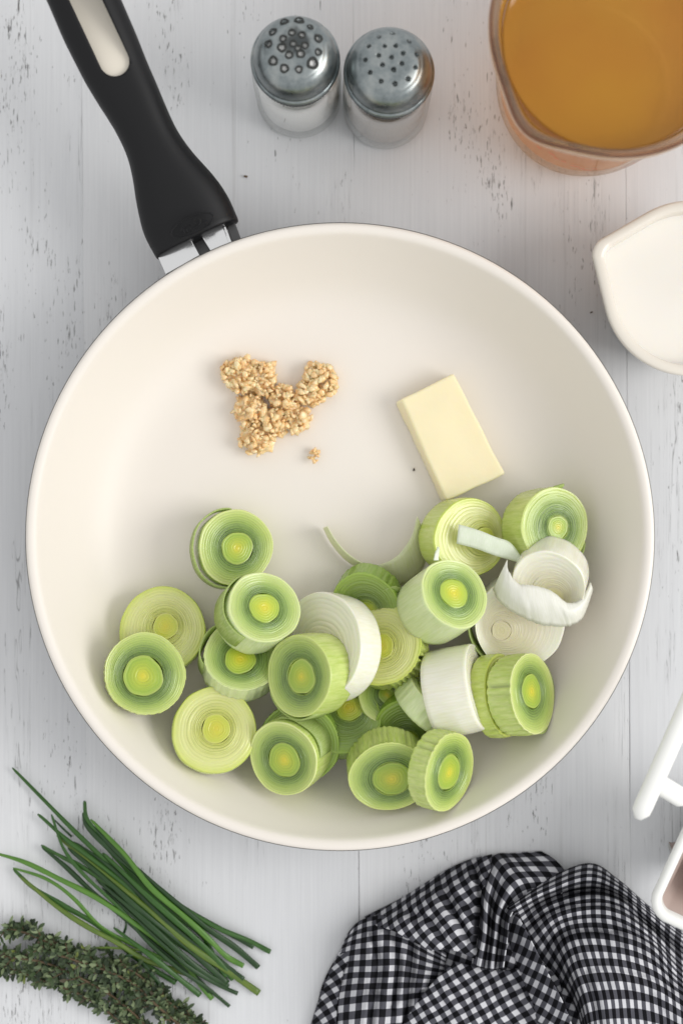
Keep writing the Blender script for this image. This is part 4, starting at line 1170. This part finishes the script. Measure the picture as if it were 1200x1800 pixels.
# ------------------------------------------------------------------ chives
CH = [
 ([(22, 1349), (88, 1418), (150, 1478), (240, 1562), (320, 1632), (385, 1688), (412, 1708)], 4.6, 'chive_mid', 3, "chive reaching farthest to the upper left of the bunch"),
 ([(66, 1431), (105, 1465), (150, 1500), (220, 1556), (300, 1622), (372, 1684), (398, 1716)], 4.6, 'chive_mid', 5, "dark-tipped chive starting second highest at the left, just below the longest one"),
 ([(72, 1486), (110, 1506), (160, 1534), (240, 1596), (320, 1664), (400, 1700)], 5.0, 'chive_mid', 4, "chive with the blunt dark tip at its left end, upper of a touching pair"),
 ([(74, 1488), (112, 1520), (165, 1570), (215, 1610), (280, 1668), (340, 1716), (368, 1744)], 5.0, 'chive_dark', 3, "lower dark chive of the pair sharing a blunt left tip"),
 ([(-6, 1500), (50, 1518), (110, 1548), (180, 1584), (255, 1636), (322, 1694), (374, 1756)], 5.0, 'chive_light', 6, "lime-tipped chive that starts at the left edge of the picture"),
 ([(24, 1526), (80, 1544), (130, 1580), (180, 1630), (240, 1664), (300, 1690)], 4.2, 'chive_light', 4, "short lime chive starting just below the leftmost tip"),
 ([(24, 1527), (60, 1562), (110, 1590), (170, 1626), (240, 1684), (310, 1728)], 5.2, 'chive_mid', 3, "olive chive bowing lowest from its pointed left tip"),
 ([(34, 1540), (95, 1590), (160, 1632), (210, 1660), (262, 1690), (330, 1712)], 5.0, 'chive_yellow', 6, "yellow-streaked chive along the lower left side of the bunch"),
 ([(148, 1408), (154, 1440), (182, 1482), (240, 1545), (300, 1600), (352, 1640), (372, 1676)], 5.8, 'chive_mid', 4, "chive with a bent stub at its upper end"),
 ([(146, 1428), (156, 1455), (200, 1500), (262, 1552), (330, 1600), (400, 1640), (446, 1664)], 5.2, 'chive_dark', 5, "dark chive running under the bent-stub one along the upper right edge"),
 ([(150, 1440), (196, 1484), (250, 1542), (320, 1594), (390, 1634), (440, 1655), (476, 1673)], 4.6, 'chive_mid', 6, "chive reaching farthest to the lower right of the bunch"),
 ([(158, 1448), (220, 1510), (290, 1572), (360, 1628), (410, 1664), (454, 1700)], 6.6, 'chive_dark', 7, "broad dark chive ending square at the right of the bunch"),
 ([(160, 1440), (215, 1498), (262, 1556), (318, 1606), (368, 1652), (400, 1682), (428, 1698)], 5.4, 'chive_light', 9, "bright green chive on top of the bunch"),
 ([(100, 1468), (180, 1535), (250, 1590), (330, 1660), (390, 1700), (456, 1746)], 6.2, 'chive_yellow', 5, "olive chive whose pointed end reaches the lowest right of the bunch"),
 ([(90, 1432), (112, 1490), (150, 1540), (210, 1596), (270, 1656), (340, 1706)], 4.0, 'chive_mid', 6, "thin chive crossing steeply under the bunch near its left end"),
 ([(205, 1590), (255, 1650), (310, 1700), (360, 1734), (404, 1769)], 3.8, 'chive_dark', 5, "thin dark chive ending as the lowest stray tip at the right end"),
 ([(180, 1560), (250, 1624), (320, 1690), (370, 1724), (418, 1746)], 4.0, 'chive_dark', 6, "thin dark chive ending just above the lowest stray tip"),
 ([(95, 1440), (110, 1455), (126, 1471)], 2.6, 'chive_dark', 3, "tiny dark stub poking out between the two highest chives"),
 ([(130, 1480), (200, 1530), (270, 1596), (330, 1650), (385, 1690), (428, 1722)], 6.2, 'chive_dark', 4, "dark chive in the middle of the bunch, third from its upper right edge"),
 ([(120, 1490), (190, 1550), (262, 1612), (340, 1676), (400, 1728)], 6.0, 'chive_dark', 7, "dark chive in the middle of the bunch, ending among the ragged lower right tips"),
 ([(180, 1500), (240, 1556), (310, 1620), (370, 1676), (410, 1722)], 6.2, 'chive_mid', 8, "mid green chive along the middle of the bunch, lying over darker ones"),
 ([(170, 1546), (235, 1600), (300, 1660), (356, 1708), (402, 1735)], 5.8, 'chive_dark', 8, "short dark chive over the lower middle of the bunch"),
 ([(200, 1630), (260, 1676), (310, 1716), (352, 1750)], 5.4, 'chive_mid', 7, "mid green chive in the lower half, ending at the broad cut lower end"),
 ([(142, 1668), (200, 1666), (256, 1671)], 2.8, 'chive_yellow', 4, "thin olive stem crossing from the thyme to the chives"),
 ([(232, 1672), (262, 1706), (300, 1758), (350, 1818)], 5.0, 'chive_dark', 3, "dark blade that bends away down beside the thyme"),
 ([(196, 1690), (226, 1680), (250, 1676)], 3.6, 'chive_dark', 4, "short dark piece of chive peeking out between thyme and bunch"),
 ([(215, 1604), (222, 1625), (219, 1640)], 2.6, 'chive_dark', 3, "tiny thin blade end hanging below the bunch's left half"),
]
for i, (P, wpx, mt, lay, lab) in enumerate(CH):
    n0 = len(P)
    zz = [.0018 + lay * .0009 * math.sin(math.pi * min(1, .15 + k / (n0 - 1))) + rnd.uniform(0, .0006) for k in range(n0)]
    C = catmull([(x, y, z) for (x, y), z in zip(P, zz)], 10)
    pts = [W(x + 0.7 * math.sin(i + k * .22), y + .5 * math.cos(2 * i + k * .31), z) for k, (x, y, z) in enumerate(C)]
    m = len(pts)
    rad = [wpx * .90 * (H) / F * (.55 + .45 * min(1, k / 14)) * (1 + .08 * math.sin(k * .4 + i)) for k in range(m)]
    rad[0] *= .5
    o0 = pts[m // 2].copy(); o0.z = 0
    V, Fc, U = tube([tuple(p - o0) for p in pts], rad, 10, .5, .25 * math.sin(i * 2.1))
    o = mesh("chive", V, [f[::-1] for f in Fc], M[mt], None, True, U)
    o.location = o0
    if lab is None:
        lab = {"chive_dark": "dark green chive lying among others in the bunch at the lower left",
               "chive_mid": "mid green chive lying among others in the bunch at the lower left",
               "chive_light": "light green chive lying near the left end of the bunch"}[mt]
    props(o, lab, "chive", "chives bunched on the table")

# ------------------------------------------------------------------ thyme
def sprig(P, label, seed, lift, dens=1.0, spread=1.0):
    rg = random.Random(seed)
    C = catmull([(x, y, 0) for x, y in P], 14)
    c0 = W(*C[len(C) // 2][:2], 0)
    root = empty("thyme_sprig", c0, label, "thyme", "thyme sprigs")
    pts = []
    for k, (x, y, _) in enumerate(C):
        pts.append(W(x, y, lift + .0012 * math.sin(k * .3 + seed) + .001) - Vector((c0.x, c0.y, 0)))
    V, Fc, U = tube([tuple(p + Vector((0, 0, .0010))) for p in pts], [.0006] * len(pts), 6)
    mesh("stem", V, [f[::-1] for f in Fc], M['stem'], root, True, U)
    LV, LF, LU = [], [], []
    def leafm(p, d, up, Ln, wd, tone):
        d = d.normalized(); s = d.cross(up).normalized(); u = s.cross(d).normalized()
        b = len(LV)
        prof = ((0, .12), (.3, .85), (.6, 1.0), (.85, .62), (1.0, .05))
        for f, wf in prof:
            c = p + d * Ln * f - u * Ln * .16 * f * f
            LV.extend([c - s * wd * wf + u * wd * .35 * wf, c, c + s * wd * wf + u * wd * .35 * wf])
            LU.extend([(tone, f)] * 3)
        for i in range(4):
            for j in range(2):
                LF.append((b + i * 3 + j, b + i * 3 + j + 1, b + i * 3 + 3 + j + 1, b + i * 3 + 3 + j))
    def whorl(p, t, n, size):
        for i in range(n):
            a = 2 * math.pi * i / n + rg.uniform(0, .8)
            side = Vector((-t.y, t.x, 0)).normalized(); up = Vector((0, 0, 1))
            r = side * math.cos(a) + up * math.sin(a) * .8
            d = (r + t * rg.uniform(.1, .9)).normalized()
            if p.z + d.z * size < .001: d.z = abs(d.z) * .3
            tone = rg.choice((.05, .15, .3, .4, .5, .5, .6, .7, .8)) if rg.random() > .03 else rg.choice((.93, 1.0))
            leafm(p, d, (up * 1 + r * rg.uniform(-.6, .6)).normalized(), size * rg.uniform(.75, 1.25), size * rg.uniform(.17, .26), tone)
    twigs = []
    step = max(1, int(2 / dens))
    for k in range(0, len(pts) - 1):
        t = (pts[k + 1] - pts[k]).normalized() * -1
        if k % 2 == 0: whorl(pts[k], t, 5, .0040)
        if k % 3 == 0:
            side = Vector((-t.y, t.x, 0)) * rg.choice((-1, 1))
            d = (side * rg.uniform(.5, 1) + t * rg.uniform(.4, 1.0) + Vector((0, 0, rg.uniform(-.1, .7)))).normalized()
            Ln = rg.uniform(.002, .0078) * spread
            for f in (.35, .7, 1.0):
                q = pts[k] + d * Ln * f; q.z = max(q.z, .0015)
                whorl(q, d, 3 if f < 1 else 5, .0040)
            twigs.append((pts[k], pts[k] + d * Ln))
    mesh("leaves", LV, LF, M['thyme'], root, True, LU)['kind'] = 'stuff'
    for a, b in twigs:
        b = b.copy(); b.z = max(b.z, .0012)
        V, Fc, U = tube([tuple(a), tuple(a.lerp(b, .5)), tuple(b)], [.0004, .00035, .0002], 5)
        mesh("twig", V, [f[::-1] for f in Fc], M['stem'], root, True, U)
sprig([(14, 1632), (50, 1640), (100, 1664), (150, 1690), (205, 1722), (250, 1752), (300, 1795)], "thyme sprig whose tip reaches highest, at the left edge below the chives", 1, .004, 1, .9)
sprig([(-30, 1676), (20, 1682), (75, 1690), (130, 1712), (190, 1745), (240, 1785), (270, 1820)], "thyme sprig running through the middle of the bunch from the left edge", 2, .0045)
sprig([(-25, 1696), (30, 1706), (80, 1724), (130, 1742), (180, 1770), (225, 1806)], "lowest thyme sprig along the underside of the bunch", 3, .003, 1, .8)
sprig([(70, 1668), (130, 1686), (190, 1706), (240, 1732), (280, 1770), (330, 1812)], "thyme sprig on top of the bunch beside the chive ends", 4, .0065)
sprig([(200, 1690), (240, 1710), (280, 1745), (320, 1780), (360, 1812)], "short thyme sprig at the right end of the bunch", 5, .0035, 1, .9)

# crumbs on the table
for (x, y, s, lb) in ((430, 306, .0009, "tiny brown crumb on the table between the handle and the shakers"), (1043, 545, .0006, "tiny dark crumb on the table left of the pouring bowl")):
    o = chips("crumb", [(x, y, 3, .0004)], 1, s, s * 1.1, lb, int(x)); o.data.materials[0] = M['stem']; o['category'] = 'crumb'
    o.location.z = -.0053
